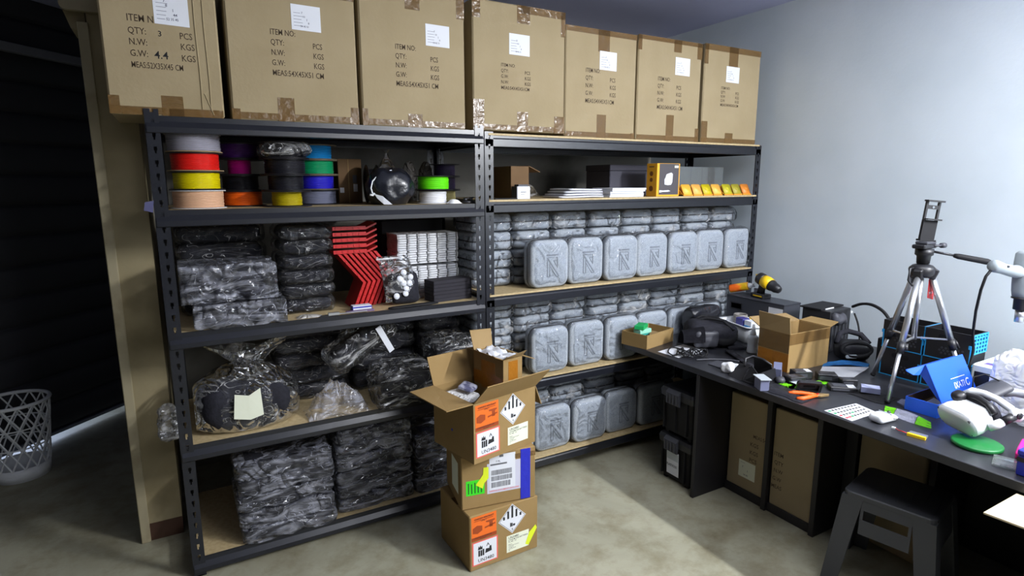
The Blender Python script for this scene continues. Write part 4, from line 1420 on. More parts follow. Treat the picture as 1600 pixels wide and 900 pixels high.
def battery_labels(t):
    y = -0.0006
    # cargo aircraft label
    o = obj('cargo_label', MB().box(0.008, 0.126, y, 0, 0.136, 0.244), M['label_orange'], t, label='orange cargo label')
    p = MB()
    rect(p, 0.008, 0.126, 0.136, 0.152, y)
    p.prism([(0.014, 0.172), (0.014, 0.194), (0.034, 0.203), (0.058, 0.197), (0.058, 0.176), (0.036, 0.166)], y - 0.0005, y, 'y')
    p.prism([(0.076, 0.212), (0.118, 0.212), (0.118, 0.206), (0.108, 0.203), (0.108, 0.180), (0.092, 0.180), (0.092, 0.203), (0.076, 0.206)], y - 0.0005, y, 'y')
    p.prism([(0.070, 0.180), (0.120, 0.188), (0.120, 0.194), (0.070, 0.187)], y - 0.0005, y, 'y')
    for k in range(2):
        rect(p, 0.02, 0.110, 0.222 + 0.009 * k, 0.2245 + 0.009 * k, y)
    obj('aircraft_picture', p, M['label_dark_orange'], o)
    obj('label_text', text_mb([('CARGO AIRCRAFT', 0.022, 0.228, 0.011, 1), ('ONLY', 0.052, 0.217, 0.010, 1), ('FORBIDDEN IN PASSENGER', 0.016, 0.145, 0.0075, 0.95), ('AIRCRAFT', 0.046, 0.1385, 0.0065, 1)], (0, y - 0.0006, 0), (1, 0, 0), (0, 0, 1)), M['black_ink'], o)
    # UN number label with red hatching
    o = obj('battery_label', MB().box(0.010, 0.132, y, 0, 0.022, 0.130), M['label_red'], t)
    obj('white_field', MB().box(0.016, 0.126, y - 0.0004, y, 0.027, 0.125), M['paper'], o)
    p = MB()
    yy = y - 0.0004
    for k, (a, h) in enumerate(((0.038, 0.046), (0.048, 0.044), (0.058, 0.048))):
        rect(p, a, a + 0.008, 0.060, 0.060 + h * 0.6, yy)
    p.prism([(0.036, 0.091), (0.040, 0.108), (0.044, 0.100), (0.048, 0.110), (0.052, 0.100), (0.057, 0.106), (0.058, 0.090)], yy - 0.0004, yy, 'y')
    p.prism([(0.070, 0.066), (0.074, 0.086), (0.090, 0.084), (0.092, 0.094), (0.100, 0.094), (0.102, 0.070)], yy - 0.0004, yy, 'y')
    p.prism([(0.076, 0.096), (0.084, 0.112), (0.092, 0.098), (0.088, 0.098), (0.084, 0.106), (0.080, 0.097)], yy - 0.0004, yy, 'y')
    obj('battery_picture', p, M['black_ink'], o)
    obj('label_text', text_mb([('UN3480', 0.036, 0.034, 0.022, 1)], (0, yy - 0.0004, 0), (1, 0, 0), (0, 0, 1)), M['black_ink'], o)
    # class 9 diamond
    cx, cz, r = 0.204, 0.182, 0.0685
    o = MB(); o.prism([(cx, cz + r), (cx + r, cz), (cx, cz - r), (cx - r, cz)], y, 0, 'y')
    o = obj('hazard_diamond', o, M['paper'], t, label='white hazard diamond with black stripes')
    p = MB()
    for k in range(-2, 3):
        a = cx + 0.0205 * k - 0.0045; b_ = a + 0.009
        top = min(r - abs(a - cx), r - abs(b_ - cx)) - 0.005
        rect(p, a, b_, cz + 0.004, cz + max(0.008, top), y)
    rect(p, cx - 0.011, cx - 0.006, cz - 0.036, cz - 0.018, y); rect(p, cx - 0.005, cx + 0.001, cz - 0.036, cz - 0.020, y); rect(p, cx + 0.003, cx + 0.014, cz - 0.035, cz - 0.026, y)
    e = r - 0.005
    for (x0, z0), (x1, z1) in (((0, e), (e, 0)), ((e, 0), (0, -e)), ((0, -e), (-e, 0)), ((-e, 0), (0, e))):
        d = Vector((x1 - x0, 0, z1 - z0)).normalized(); s = Vector((-d.z, 0, d.x)) * 0.0007
        A = Vector((cx + x0, y - 0.0004, cz + z0)); B = Vector((cx + x1, y - 0.0004, cz + z1))
        p.slab([A - s, B - s, B + s, A + s], (0, 0.0004, 0))
    obj('diamond_print', p, M['black_ink'], o)
    obj('class_number', text_mb([('9', cx - 0.004, cz - 0.056, 0.016, 1)], (0, y - 0.0006, 0), (1, 0, 0), (0, 0, 1)), M['black_ink'], o)
    # address label
    o = obj('address_label', MB().box(0.176, 0.288, y, 0, 0.028, 0.106), M['paper_cream'], t)
    ls = [('UN3480', 0.184, 0.090, 0.015, 1), ('LITHIUM ION BATTERIES', 0.184, 0.081, 0.0095, 0.95), ('P.I. 965  1A', 0.184, 0.073, 0.0085, 1), ('Shipper', 0.184, 0.062, 0.006, 1), ('Technology Company', 0.184, 0.055, 0.006, 1), ('Consignee', 0.184, 0.048, 0.006, 1), ('Industrial Road', 0.184, 0.041, 0.006, 1), ('Tel', 0.184, 0.034, 0.006, 1)]
    obj('label_text', text_mb(ls, (0, y - 0.0003, 0), (1, 0, 0), (0, 0, 1)), M['black_ink'], o)


def closed_carton(t, w, d, h, m=None):
    mb = MB(); mb.box(0, w, 0, d, 0, h)
    obj('box_body', mb, m or M['kraft_warm'], t, bevel=0.004)


SG = 'battery cartons stacked on the floor'
b3 = thing('battery_carton', 'closed carton with battery hazard labels at the bottom of the floor stack', 'carton', (0.998, -0.537, 0.0), math.radians(1.4), SG)
closed_carton(b3, 0.335, 0.290, 0.250)
battery_labels(b3)
obj('yellow_tape', MB().slab([(0.270, -0.0014, 0.040), (0.286, -0.0014, 0.030), (0.330, -0.0014, 0.100), (0.322, -0.0014, 0.116), (0.290, -0.0014, 0.090)], (0, 0.0005, 0)), M['neon_yellow'], b3)
obj('packing_tape', MB().box(0.0, 0.335, 0.115, 0.175, 0.2500, 0.2508), M['tape'], b3)

b2 = thing('parcel', 'middle parcel of the floor stack with shipping label, green sticker and blue tape', 'carton', (0.990, -0.480, 0.2515), math.radians(-9.5), SG)
closed_carton(b2, 0.330, 0.25, 0.236)
y = -0.0006
o = obj('packing_pouch', MB().box(0.112, 0.288, y, 0, 0.055, 0.190), mat('pouch_paper', (196, 196, 214), 0.4), b2)
obj('pouch_print', text_mb([('SHIPPING DOCUMENTS ENCLOSED', 0.120, 0.062, 0.0085, 1)], (0, y - 0.0004, 0), (1, 0, 0), (0, 0, 1)), M['label_red'], o)
o = obj('shipping_label', MB().box(0.122, 0.238, y - 0.0006, y, 0.070, 0.226), M['paper'], b2)
p = MB(); yy = y - 0.0006
rr = random.Random(11)
for row, (z0, z1) in enumerate(((0.136, 0.158), (0.110, 0.131), (0.080, 0.104))):
    x = 0.130
    while x < 0.222 - 0.006 * (row == 2):
        wd = rr.choice((0.0008, 0.0014, 0.0022))
        rect(p, x, x + wd, z0, z1, yy)
        x += wd + rr.choice((0.0010, 0.0016))
rect(p, 0.126, 0.200, 0.180, 0.187, yy); rect(p, 0.166, 0.184, 0.213, 0.224, yy)
obj('barcode', p, mat('barcode_ink', (96, 98, 104), 0.7), o)
obj('label_text', text_mb([('EXPRESS 7PL', 0.140, 0.192, 0.012, 1), ('PARCEL', 0.128, 0.166, 0.010, 1), ('REF 0084', 0.128, 0.200, 0.007, 1)], (0, yy - 0.0004, 0), (1, 0, 0), (0, 0, 1)), M['black_ink'], o) if False else obj('label_text', text_mb([('7 PL', 0.150, 0.192, 0.012, 1)], (0, yy - 0.0004, 0), (1, 0, 0), (0, 0, 1)), M['black_ink'], o)
o = obj('green_sticker', MB().box(0.020, 0.100, y, 0, 0.062, 0.128), M['neon_green'], b2, label='neon green handling sticker')
p = MB()
for k in range(5):
    rect(p, 0.028 + 0.014 * k, 0.033 + 0.014 * k, 0.070, 0.118 - 0.005 * (k % 2), y)
obj('sticker_print', p, mat('dark_green_print', (20, 90, 24), 0.7), o)
obj('yellow_tape', MB().slab([(0.062, y - 0.0012, 0.106), (0.092, y - 0.0012, 0.085), (0.098, y - 0.0012, 0.108), (0.118, y - 0.0012, 0.128), (0.118, y - 0.0012, 0.178), (0.096, y - 0.0012, 0.178), (0.094, y - 0.0012, 0.148)], (0, 0.0006, 0)), M['neon_yellow'], b2)
obj('blue_tape', MB().box(0.262, 0.306, y - 0.0012, 0.0, 0.004, 0.232), M['blue_tape'], b2, label='strip of deep blue tape')
obj('packing_tape', MB().box(0.236, 0.330, y - 0.0008, 0, 0.196, 0.216), M['tape'], b2)
obj('side_label', MB().box(-0.0008, 0, 0.05, 0.15, 0.05, 0.19), M['paper_cream'], b2)

b1 = thing('battery_carton', 'open carton with battery hazard labels and spread flaps topping the floor stack', 'carton', (1.012, -0.560, 0.4885), math.radians(10.9), SG)
w, d, h = 0.330, 0.285, 0.252
obj('box_body', open_walls(w, d, h), M['kraft_warm'], b1)
battery_labels(b1)
th = 0.004
obj('flap', MB().slab([(0, 0, h), (w, 0, h), (w + 0.014, -0.075, h + 0.088), (0.014, -0.075, h + 0.088)], (0, 0.004, 0.002)), M['kraft_warm'], b1, label='front flap with pencil marks')
obj('flap', MB().slab([(0, d, h), (0, 0, h), (-0.120, 0.010, h - 0.002), (-0.122, d - 0.012, h + 0.004)], (0, 0, 0.004)), M['kraft_warm'], b1)
obj('flap', MB().slab([(0, d, h), (w, d, h), (w, d + 0.045, h + 0.118), (0, d + 0.045, h + 0.118)], (0, -0.004, 0.0)), M['kraft_warm'], b1)
obj('flap', MB().slab([(w, 0, h), (w, d, h), (w + 0.045, d - 0.01, h - 0.095), (w + 0.045, 0.01, h - 0.095)], (0.004, 0, 0)), M['kraft_in'], b1)
obj('pencil_marks', text_mb([('7  UN DG', 0.075, 0.03, 0.026, 1)], (0.0, -0.0355, h + 0.012), (1, 0, 0), (0, -0.65, 0.76)), mat('faint_pencil', (120, 104, 76), 0.8), b1) if False else None
obj('blue_dot', MB().cyl((-0.0008, 0.15, 0.10), (0, 0.15, 0.10), 0.006, n=12), M['navy'], b1)
R1 = Matrix.Translation((1.012, -0.560, 0.4885)) @ Matrix.Rotation(math.radians(10.9), 4, 'Z')
def inb(u, v, z):
    return R1 @ Vector((u, v, z))
# smaller open carton standing inside
p0 = inb(0.205, 0.062, 0.0045)
ib = thing('small_carton', 'smaller open carton taped in amber standing inside the open battery carton', 'carton', p0, math.radians(10.9))
w2, d2, h2 = 0.105, 0.205, 0.372
obj('box_body', open_walls(w2, d2, h2, 0.003), M['kraft_warm'], ib)
obj('amber_tape', MB().box(0.028, 0.080, -0.0008, 0, 0.22, 0.360), M['tape_orange'], ib)
obj('amber_tape', MB().box(-0.0008, 0, 0.055, 0.150, 0.22, 0.345), M['tape_orange'], ib)
obj('amber_tape', MB().box(-0.0009, -0.0002, 0.0, d2, 0.23, 0.290), M['tape_orange'], ib)
obj('flap', MB().slab([(0, d2, h2), (0, 0, h2), (-0.045, 0.0, h2 + 0.020), (-0.045, d2, h2 + 0.022)], (0, 0, 0.003)), M['kraft_warm'], ib)
obj('flap', MB().slab([(0, d2, h2), (w2, d2, h2), (w2 + 0.015, d2 + 0.03, h2 + 0.075), (0.0, d2 + 0.03, h2 + 0.085)], (0, -0.003, 0)), M['kraft_in'], ib)
obj('flap', MB().slab([(w2, 0, h2), (w2, d2, h2), (w2 + 0.075, d2 - 0.01, h2 - 0.03), (w2 + 0.075, 0.0, h2 - 0.03)], (0, 0, 0.003)), M['kraft_warm'], ib)
obj('flap', MB().slab([(0, 0, h2), (w2, 0, h2), (w2 + 0.01, -0.02, h2 + 0.028), (0, -0.02, h2 + 0.015)], (0, 0.003, 0)), M['kraft_in'], ib)
mb = MB(); mb.sm = True
mb.sheet(lambda u, v: Vector((0.006 + (w2 - 0.012) * u, 0.006 + (d2 - 0.012) * v, h2 - 0.010 + 0.022 * (0.5 + noise.noise(Vector((u * 5, v * 7, 1.3))))  )), 10, 16)
tag(obj('packing_paper', mb, M['paper']), 'crumpled white packing paper filling the smaller taped carton', 'paper')
bpy.data.objects['packing_paper'].matrix_world = Matrix.Translation(p0) @ Matrix.Rotation(math.radians(10.9), 4, 'Z')
# packets in the open carton
def lying(name, label, cat, u, v, z, sx, sy, sz, m, tilt, rz, seed, grp=None):
    mb = MB(); mb.sm = True
    mb.rbox(sx, sy, sz, min(sx, sy, sz) * 0.45, 8, (0, 0, 0), lumps(14, 0.006, seed))
    o = solo(name, label, cat, mb, m, inb(u, v, z), rot=(tilt[0], tilt[1], rz + math.radians(10.9)), group=grp)
    return o
lying('packing_filler', 'crumpled grey filler bags low inside the open battery carton', 'filler', 0.105, 0.14, 0.085, 0.185, 0.25, 0.155, M['dark_grey'], (0, 0), 0, 1)
lying('packet', 'white plastic packet lying in the open battery carton', 'packet', 0.085, 0.195, 0.212, 0.13, 0.11, 0.033, M['film_white'], (0.15, 0.1), 0.3, 2)
lying('packet', 'deep blue packet under the white one in the open battery carton', 'packet', 0.075, 0.062, 0.190, 0.12, 0.08, 0.028, M['blue_tape'], (-0.1, 0.1), 0.2, 3)
t = thing('camera_module', 'small black camera module with round lens resting in the open battery carton', 'camera', inb(0.155, 0.075, 0.232), math.radians(30))
obj('body', MB().box(-0.035, 0.035, -0.03, 0.03, -0.014, 0.016), M['black_plastic'], t, bevel=0.004)
mb = MB(); mb.sm = True
mb.lathe([(0.018, 0), (0.018, 0.008), (0.013, 0.009), (0.0, 0.006)], 20, Matrix.Translation((0.005, -0.03, 0.0)) @ Matrix.Rotation(PI / 2, 4, 'X'))
obj('lens', mb, M['chrome'], t)
lying('packet', 'pale printed packet on top of the white one in the open carton', 'packet', 0.115, 0.195, 0.247, 0.085, 0.07, 0.018, mat('printed_packet', (90, 92, 120), 0.4, col2=(170, 172, 190), nscale=30, nlo=0.45, nhi=0.55), (0.2, 0.1), 0.6, 5)

# ================================================================== the workbench
DX, DZ, DE = 2.240, 0.690, -0.015
wbn = thing('workbench', 'long black workbench running along the pale wall', 'workbench', (DX, DE, 0))
def part(name, x0, x1, y0, y1, z0, z1, m=None, bv=0.002):
    return obj(name, MB().box(x0 - DX, x1 - DX, y0 - DE, y1 - DE, z0, z1), m or M['desk_side'], wbn, bevel=bv)
part('tabletop', DX, XW - 0.004, -3.6, DE, DZ - 0.032, DZ, M['desk'])
part('end_panel', DX, 2.490, -0.580, -0.560, 0, DZ - 0.0325)
part('back_panel', 2.970, 2.985, -3.6, -0.03, 0, DZ - 0.0325)
part('divider', 2.455, 2.968, -0.840, -0.815, 0, DZ - 0.0325)
part('divider', 2.455, 2.968, -1.095, -1.070, 0, DZ - 0.0325)
part('drawer_pedestal', 2.640, 2.968, -1.150, -1.097, 0, DZ - 0.0325)
part('divider', 2.665, 2.968, -1.458, -1.433, 0, DZ - 0.0325)
part('divider', 2.665, 2.968, -1.95, -1.925, 0, DZ - 0.0325)
part('top_rail', 2.700, 2.715, -3.6, -1.46, 0.575, DZ - 0.0325)
part('kick_board', 2.470, 2.4795, -1.095, -0.582, 0, 0.045)

# storage totes under the end of the bench
def tote(label, z, lab):
    t = thing('storage_tote', label, 'tote', (2.268, -0.300, z), group='black latched storage totes')
    mb = MB(); mb.sm = False
    w, d, h = 0.42, 0.225, 0.262
    def ring(ins, zz, r=0.02):
        return [(u, v, zz) for u, v in rrect(w - 2 * ins, d - 2 * ins, r, 4, w / 2, -d / 2)]
    mb.loft([ring(0.016, 0.014), ring(0.014, 0.02), ring(0.004, h - 0.05)])
    for yy in (-0.035, -d + 0.035):
        mb.box(0.02, w - 0.02, yy - 0.012, yy + 0.012, 0.0, 0.016)
    obj('tub', mb, M['black_matte'], t)
    mb = MB()
    mb.loft([ring(-0.006, h - 0.052), ring(-0.008, h - 0.02), ring(0.0, h - 0.004), ring(0.03, h - 0.002)])
    obj('lid', mb, M['black_plastic'], t)
    mb = MB()
    mb.prism([(-0.008, h - 0.085), (-0.022, h - 0.080), (-0.026, h - 0.02), (-0.006, h - 0.004), (-0.006, h - 0.03)], -0.145, -0.055, 'y')
    for k in range(4):
        mb.box(-0.029, -0.024, -0.138 + 0.022 * k, -0.128 + 0.022 * k, h - 0.075, h - 0.025)
    obj('latch', mb, M['dark_grey'], t)
    for k in (0, 2) if lab else range(3):
        obj('rib', MB().box(-0.004, 0.012, -0.03 - 0.08 * k, -0.022 - 0.08 * k, 0.03, h - 0.055), M['black_matte'], t)
    if lab:
        o = obj('paper_label', MB().slab([(0.000, -0.150, 0.045), (0.000, -0.064, 0.045), (-0.0055, -0.064, 0.180), (-0.0055, -0.150, 0.180)], (-0.0008, 0, 0)), M['paper'], t)
        obj('grey_band', MB().slab([(-0.0035, -0.148, 0.130), (-0.0035, -0.066, 0.130), (-0.0055, -0.066, 0.172), (-0.0055, -0.148, 0.172)], (-0.0012, 0, 0)), M['grey_plastic'], o)
        obj('label_text', text_mb([('PLASTICOS', 0.0, 0.0, 0.020, 0.72)], (-0.0042, -0.066, 0.092), (0, -1, 0), (-0.04, 0, 1)), M['black_ink'], o)
    return t
tote('lower black storage tote labelled in capitals, standing on the floor under the bench end', 0.0, True)
tote('upper black storage tote without label under the bench end', 0.2625, False)
# cartons pushed under the bench
def under(label, y0, y1, z1, lines, lab, ux=2.480, ud=0.46):
    t = thing('carton', label, 'carton', (ux, y1, 0.0), group='cartons pushed under the workbench')
    w = y1 - y0
    mb = MB(); mb.box(0, ud, -w, 0, 0, z1)
    obj('box_body', mb, M['kraft'], t, bevel=0.004)
    if lines:
        obj('printed_text', text_mb(lines, (-0.0008, 0, 0), (0, -1, 0), (0, 0, 1)), M['ink'], t)
    if lab:
        o = obj('paper_label', MB().box(-0.0008, 0, -lab[1], -lab[0], lab[2], lab[3]), M['paper_cream'], t)
        obj('written_figures', text_mb([('7', lab[0] + 0.02, lab[2] + 0.05, 0.015, 1), ('1', lab[0] + 0.05, lab[2] + 0.035, 0.016, 1), ('54 45', lab[0] + 0.03, lab[2] + 0.012, 0.012, 1), ('------', lab[0] + 0.01, lab[2] + 0.075, 0.014, 1)], (-0.0014, 0, 0), (0, -1, 0), (0, 0, 1)), M['pencil'], o)
under('carton with a white slip under the bench, beside the end panel', -0.812, -0.585, 0.535, [('MEAS:54', 0.145, 0.335, 0.026, 0.8), ('KGS', 0.130, 0.288, 0.030, 0.9), ('KGS', 0.130, 0.245, 0.030, 0.9), ('PCS', 0.130, 0.204, 0.030, 0.9)], (0.072, 0.170, 0.105, 0.195))
under('second carton under the bench, printed column along its edge', -1.066, -0.843, 0.535, [('ITEM', 0.010, 0.298, 0.028, 0.85), ('QTY', 0.014, 0.255, 0.028, 0.85), ('N.W', 0.014, 0.214, 0.028, 0.85), ('G.W', 0.010, 0.172, 0.028, 0.85), ('MEAS', 0.006, 0.132, 0.028, 0.85)], None)
under('third carton under the bench, behind the black stool', -1.425, -1.160, 0.555, None, None, 2.647, 0.31)

# ------------------------------------------------------------------ black step stool
M['stool'] = mat('charcoal_plastic', (62, 64, 68), 0.5)
st = thing('stool', 'black plastic stool with hand slot standing in front of the bench', 'stool', (2.430, -1.440, 0), math.radians(12))
HS = 0.405
mb = MB()
mb.loft([[(u, v, HS - 0.020) for u, v in rrect(0.292, 0.312, 0.03, 4)], [(u, v, HS - 0.004) for u, v in rrect(0.290, 0.310, 0.03, 4)], [(u, v, HS) for u, v in rrect(0.280, 0.300, 0.028, 4)]])
obj('seat', mb, M['stool'], st)
mb = MB()
for k in range(7):
    mb.bar((-0.10, -0.135 + 0.04 * k, HS + 0.0008), (0.12, -0.125 + 0.045 * k, HS + 0.0008), 0.003, 0.002)
obj('seat_ribs', mb, M['dark_grey'], st)
T0 = 0.146; T1 = 0.185
for sx in (-1, 1):
    for sy in (-1, 1):
        tw, bw = 0.075, 0.058
        a = [(sx * T0, sy * T0 * 1.07, HS - 0.02), (sx * (T0 - 0.012), sy * T0 * 1.07, HS - 0.02)]
        mb = MB()
        def L(tx, ty, z, wd):
            return [(sx * tx, sy * ty, z), (sx * tx, sy * (ty - wd), z), (sx * (tx - 0.007), sy * (ty - wd), z), (sx * (tx - 0.007), sy * (ty - 0.007), z), (sx * (tx - wd), sy * (ty - 0.007), z), (sx * (tx - wd), sy * ty, z)]
        mb.loft([L(T0, T0 * 1.07, HS - 0.018, tw), L(T1, T1 * 1.06, 0.0, bw)])
        obj('leg', mb, M['stool'], st)
# aprons with the hand slot; the one to the room is cut out
for sx in (-1, 1):
    mb = MB()
    x = sx * (T0 + 0.003)
    def q(y, z):
        return (sx * (T0 + (HS - z) * (T1 - T0) / HS - 0.0035), y, z)
    hw = 0.075
    for (y0, y1, z0, z1) in ((-0.085, 0.085, HS - 0.058, HS - 0.018), (-0.085, -hw, HS - 0.098, HS - 0.058), (hw, 0.085, HS - 0.098, HS - 0.058), (-0.085, 0.085, HS - 0.155, HS - 0.098)):
        mb.slab([q(y0, z0), q(y1, z0), q(y1, z1), q(y0, z1)], (-sx * 0.005, 0, 0))
    obj('apron', mb, M['stool'], st)
for sy in (-1, 1):
    mb = MB()
    def q(x, z):
        return (x, sy * (T0 * 1.07 + (HS - z) * (T1 * 1.06 - T0 * 1.07) / HS - 0.0035), z)
    mb.slab([q(-0.08, HS - 0.13), q(0.08, HS - 0.13), q(0.08, HS - 0.018), q(-0.08, HS - 0.018)], (0, -sy * 0.005, 0))
    obj('apron', mb, M['stool'], st)

# ------------------------------------------------------------------ open carton at the lower corner of the picture
t = thing('carton', 'open carton beside the bench near the camera with pale flap folded out', 'carton', (2.03, -2.42, 0))
w, d, h = 0.19, 0.46, 0.655
obj('box_body', open_walls(w, d, h), M['kraft_dark'], t)
obj('flap', MB().slab([(-0.018, d - 0.002, h + 0.002), (w + 0.012, d - 0.002, h - 0.004), (w + 0.012, d + 0.106, h - 0.006), (-0.03, d + 0.10, h + 0.004)], (0, 0, 0.005)), mat('pale_board', (206, 190, 158), 0.7), t) 
obj('flap', MB().slab([(0.0, 0, h), (0.0, d, h), (-0.012, d - 0.02, h - 0.13), (-0.012, 0.02, h - 0.13)], (-0.004, 0, 0)), M['kraft_dark'], t)

# ================================================================== things on the workbench
Z = DZ + 0.0006
# shallow card tray at the rack end of the bench with green packets
t = thing('card_tray', 'shallow open kraft tray on the bench end by the grey cases', 'tray', (2.250, -0.190, Z), math.radians(13))
obj('box_body', open_walls(0.262, 0.170, 0.078, 0.006), M['kraft_warm'], t)
RT_ = Matrix.Translation((2.250, -0.190, Z)) @ Matrix.Rotation(math.radians(13), 4, 'Z')
tag(obj('packing_paper', MB().box(0.010, 0.252, 0.010, 0.160, 0.0065, 0.040), M['kraft_in'], loc=RT_.translation, rot=(0, 0, math.radians(13))), 'brown packing paper filling the bottom of the kraft tray', 'paper')
for i, (u, v, z, a, m_, lab) in enumerate(((0.075, 0.085, 0.0405, 0.2, mat('teal_packet', (26, 150, 140), 0.4), 'teal printed packet lowest in the kraft tray'), (0.085, 0.090, 0.0655, -0.15, mat('mint_packet', (150, 214, 190), 0.4), 'pale mint packet in the middle of the small pile'), (0.078, 0.095, 0.0905, 0.35, mat('green_packet', (28, 168, 92), 0.4), 'bright green packet on top of the pile in the kraft tray'))):
    mb = MB(); mb.box(-0.045, 0.045, -0.028, 0.028, 0, 0.0245)
    o = solo('packet', lab, 'packet', mb, m_, RT_ @ Vector((u, v, z)), a + 0.23, 'packets in the kraft tray', bevel=0.003)
    if i == 0:
        for k in range(3):
            obj('window', MB().box(-0.040 + 0.028 * k, -0.018 + 0.028 * k, -0.0288, -0.028, 0.004, 0.020), M['black_matte'], o)
# white sheets
for i, (pts, lab) in enumerate(((((2.275, -0.250), (2.50, -0.215), (2.53, -0.330), (2.290, -0.390)), 'white paper sheet at the bench edge under the black cables'), (((2.300, -0.285), (2.46, -0.235), (2.50, -0.360), (2.36, -0.420)), 'smaller white sheet on top of the first, by the cables'))):
    mb = MB(); mb.slab([(x, y, Z + 0.0014 * i) for x, y in pts], (0, 0, 0.001))
    solo('paper_sheet', lab, 'paper', mb, M['paper'])
# cables
def cable(label, pts, r, m_=None, name='cable'):
    mb = MB(); mb.sm = True
    out = []
    P = [Vector(p) for p in pts]
    for i in range(len(P) - 1):
        p0 = P[max(i - 1, 0)]; p1 = P[i]; p2 = P[i + 1]; p3 = P[min(i + 2, len(P) - 1)]
        for k in range(6):
            s = k / 6
            out.append(0.5 * ((2 * p1) + (p2 - p0) * s + (2 * p0 - 5 * p1 + 4 * p2 - p3) * s * s + (3 * p1 - p0 - 3 * p2 + p3) * s ** 3))
    out.append(P[-1])
    mb.tube(out, r, 6)
    return solo(name, label, 'cable', mb, m_ or M['black_matte'])
zc = Z + 0.0065
cr = random.Random(5)
for i, lab in enumerate(('thin black cable looping over the white sheets towards the kraft tray', 'thin black cable curling over the white sheets beside the pouch', 'thin black cable tangled at the bench edge below the pouch', 'thin black cable lying furthest along the bench edge', 'thin black cable coiled against the mesh pouch')):
    pts = []
    for k in range(9):
        a = k * 1.25 + i
        pts.append((2.345 + 0.025 * i * 0.6 + 0.060 * math.cos(a) + cr.uniform(-0.02, 0.02), -0.32 - 0.040 * i * 0.8 + 0.05 * math.sin(a * 1.2) + cr.uniform(-0.02, 0.02), zc + 0.004 * i + 0.004 * (k % 2)))
    c = cable(lab, pts, 0.0035)
    c['group'] = 'black cables on the white sheets'
cable('pale thin rod like cable lying across the bench before the strap', [(2.33, -0.47, Z + 0.005), (2.40, -0.50, Z + 0.005), (2.47, -0.55, Z + 0.005), (2.50, -0.60, Z + 0.005)], 0.004, M['dark_grey'])
# black pouch with straps
t = thing('belt_bag', 'rounded black belt bag with mesh front lying on the bench before the white tub', 'bag', (2.640, -0.275, Z + 0.001), math.radians(-28))
mb = MB(); mb.sm = True
mb.rbox(0.27, 0.20, 0.130, 0.062, 16, (0, 0, 0.0655), clampbox(both(lumps(7, 0.016, 2), crinkle(9, 0.012, 4)), (-0.15, -0.11, -0.065), (0.15, 0.11, 0.08)))
obj('bag_body', mb, M['black_cloth'], t)
mb = MB(); mb.sm = True
mb.lathe([(0.0, 0.008), (0.030, 0.010), (0.050, 0.004), (0.055, -0.004)], 24, Matrix.Translation((0.055, -0.095, 0.070)) @ Matrix.Rotation(math.radians(70), 4, 'X') @ Matrix.Diagonal((1.3, 1, 1, 1)))
obj('round_badge', mb, M['black_matte'], t)
mb = MB(); mb.sm = True
def flap(u, v):
    a = PI * v
    return Vector((-0.185 + 0.11 * u, -0.07 + 0.05 * math.cos(a) - 0.03 * u, 0.012 + 0.115 * math.sin(a * 0.9) * (0.75 + 0.25 * u)))
mb.sheet(flap, 8, 12)
bmesh.ops.solidify(mb.bm, geom=list(mb.bm.faces), thickness=0.005)
obj('hood_flap', mb, M['black_cloth'], t)
mb = MB(); mb.sm = True
mb.rbox(0.12, 0.03, 0.085, 0.014, 8, (-0.06, -0.118, 0.058), crinkle(18, 0.010, 3))
obj('mesh_pocket', mb, M['dark_grey'], t)
for k, (pts, r) in enumerate((([(-0.13, -0.03, 0.03), (-0.10, 0.02, 0.12), (-0.02, 0.0, 0.150), (0.06, -0.04, 0.142), (0.10, -0.095, 0.10)], 0.009), ([(0.12, 0.0, 0.10), (0.06, 0.07, 0.138), (-0.03, 0.06, 0.148), (-0.10, 0.07, 0.10)], 0.008))):
    mb = MB(); mb.sm = True
    mb.tube(pts, r, 8)
    obj('strap', mb, M['black_matte'], t)
obj('buckle', MB().box(-0.12, -0.085, -0.105, -0.098, 0.092, 0.100), M['white_plastic'], t, bevel=0.001)
mb = MB()
mb.prism([(0.06, -0.135), (0.17, -0.125), (0.150, -0.05), (0.08, -0.06)], 0.0, 0.012, 'z')
obj('flat_tab', mb, M['black_cloth'], t)
# long strap trailing along the bench
mb = MB(); mb.sm = True
sp = [(2.600, -0.450, 0.010), (2.575, -0.48, 0.014), (2.55, -0.54, 0.012), (2.515, -0.62, 0.008), (2.47, -0.70, 0.010)]
for a, b_ in zip(sp[:-1], sp[1:]):
    A = Vector(a) + Vector((0, 0, Z)); B = Vector(b_) + Vector((0, 0, Z))
    d = (B - A).normalized() * 0.004
    mb.bar(A - d, B + d, 0.036, 0.005)
solo('webbing_strap', 'long black webbing strap trailing from the belt bag towards the open carton', 'strap', mb, M['black_cloth'])
# shiny black packaging behind the pouch
for i, (x, y, lab) in enumerate(((2.800, -0.070, 'shiny black plastic bag heaped behind the belt bag, by the grey cases'), (3.0, 0.0, 'x'))):
    if i:
        continue
    mb = MB(); mb.sm = True
    mb.rbox(0.23, 0.085, 0.15, 0.04, 20, (0, 0, 0.0755), clampbox(both(lumps(6, 0.012, 4), crinkle(10, 0.035, 7)), (-0.12, -0.05, -0.075), (0.12, 0.045, 0.09)))
    tag(obj('black_bag', mb, mat('shiny_black_film', (40, 41, 47), 0.22, bump=0.7, bscale=12), None, (x, y, Z)), lab, 'bag')
solo('black_card', 'small black square card lying on the bench before the crumpled tissue', 'card', MB().slab([(2.335, -0.545, Z), (2.425, -0.525, Z), (2.425, -0.625, Z), (2.335, -0.640, Z)], (0, 0, 0.004)), M['dark_grey'])
mb = MB(); mb.sm = True
mb.rbox(0.062, 0.075, 0.040, 0.018, 10, (0, 0, 0.0205), clampbox(both(lumps(22, 0.014, 3), crinkle(30, 0.014, 5)), (-0.045, -0.05, -0.0205), (0.045, 0.05, 0.03)))
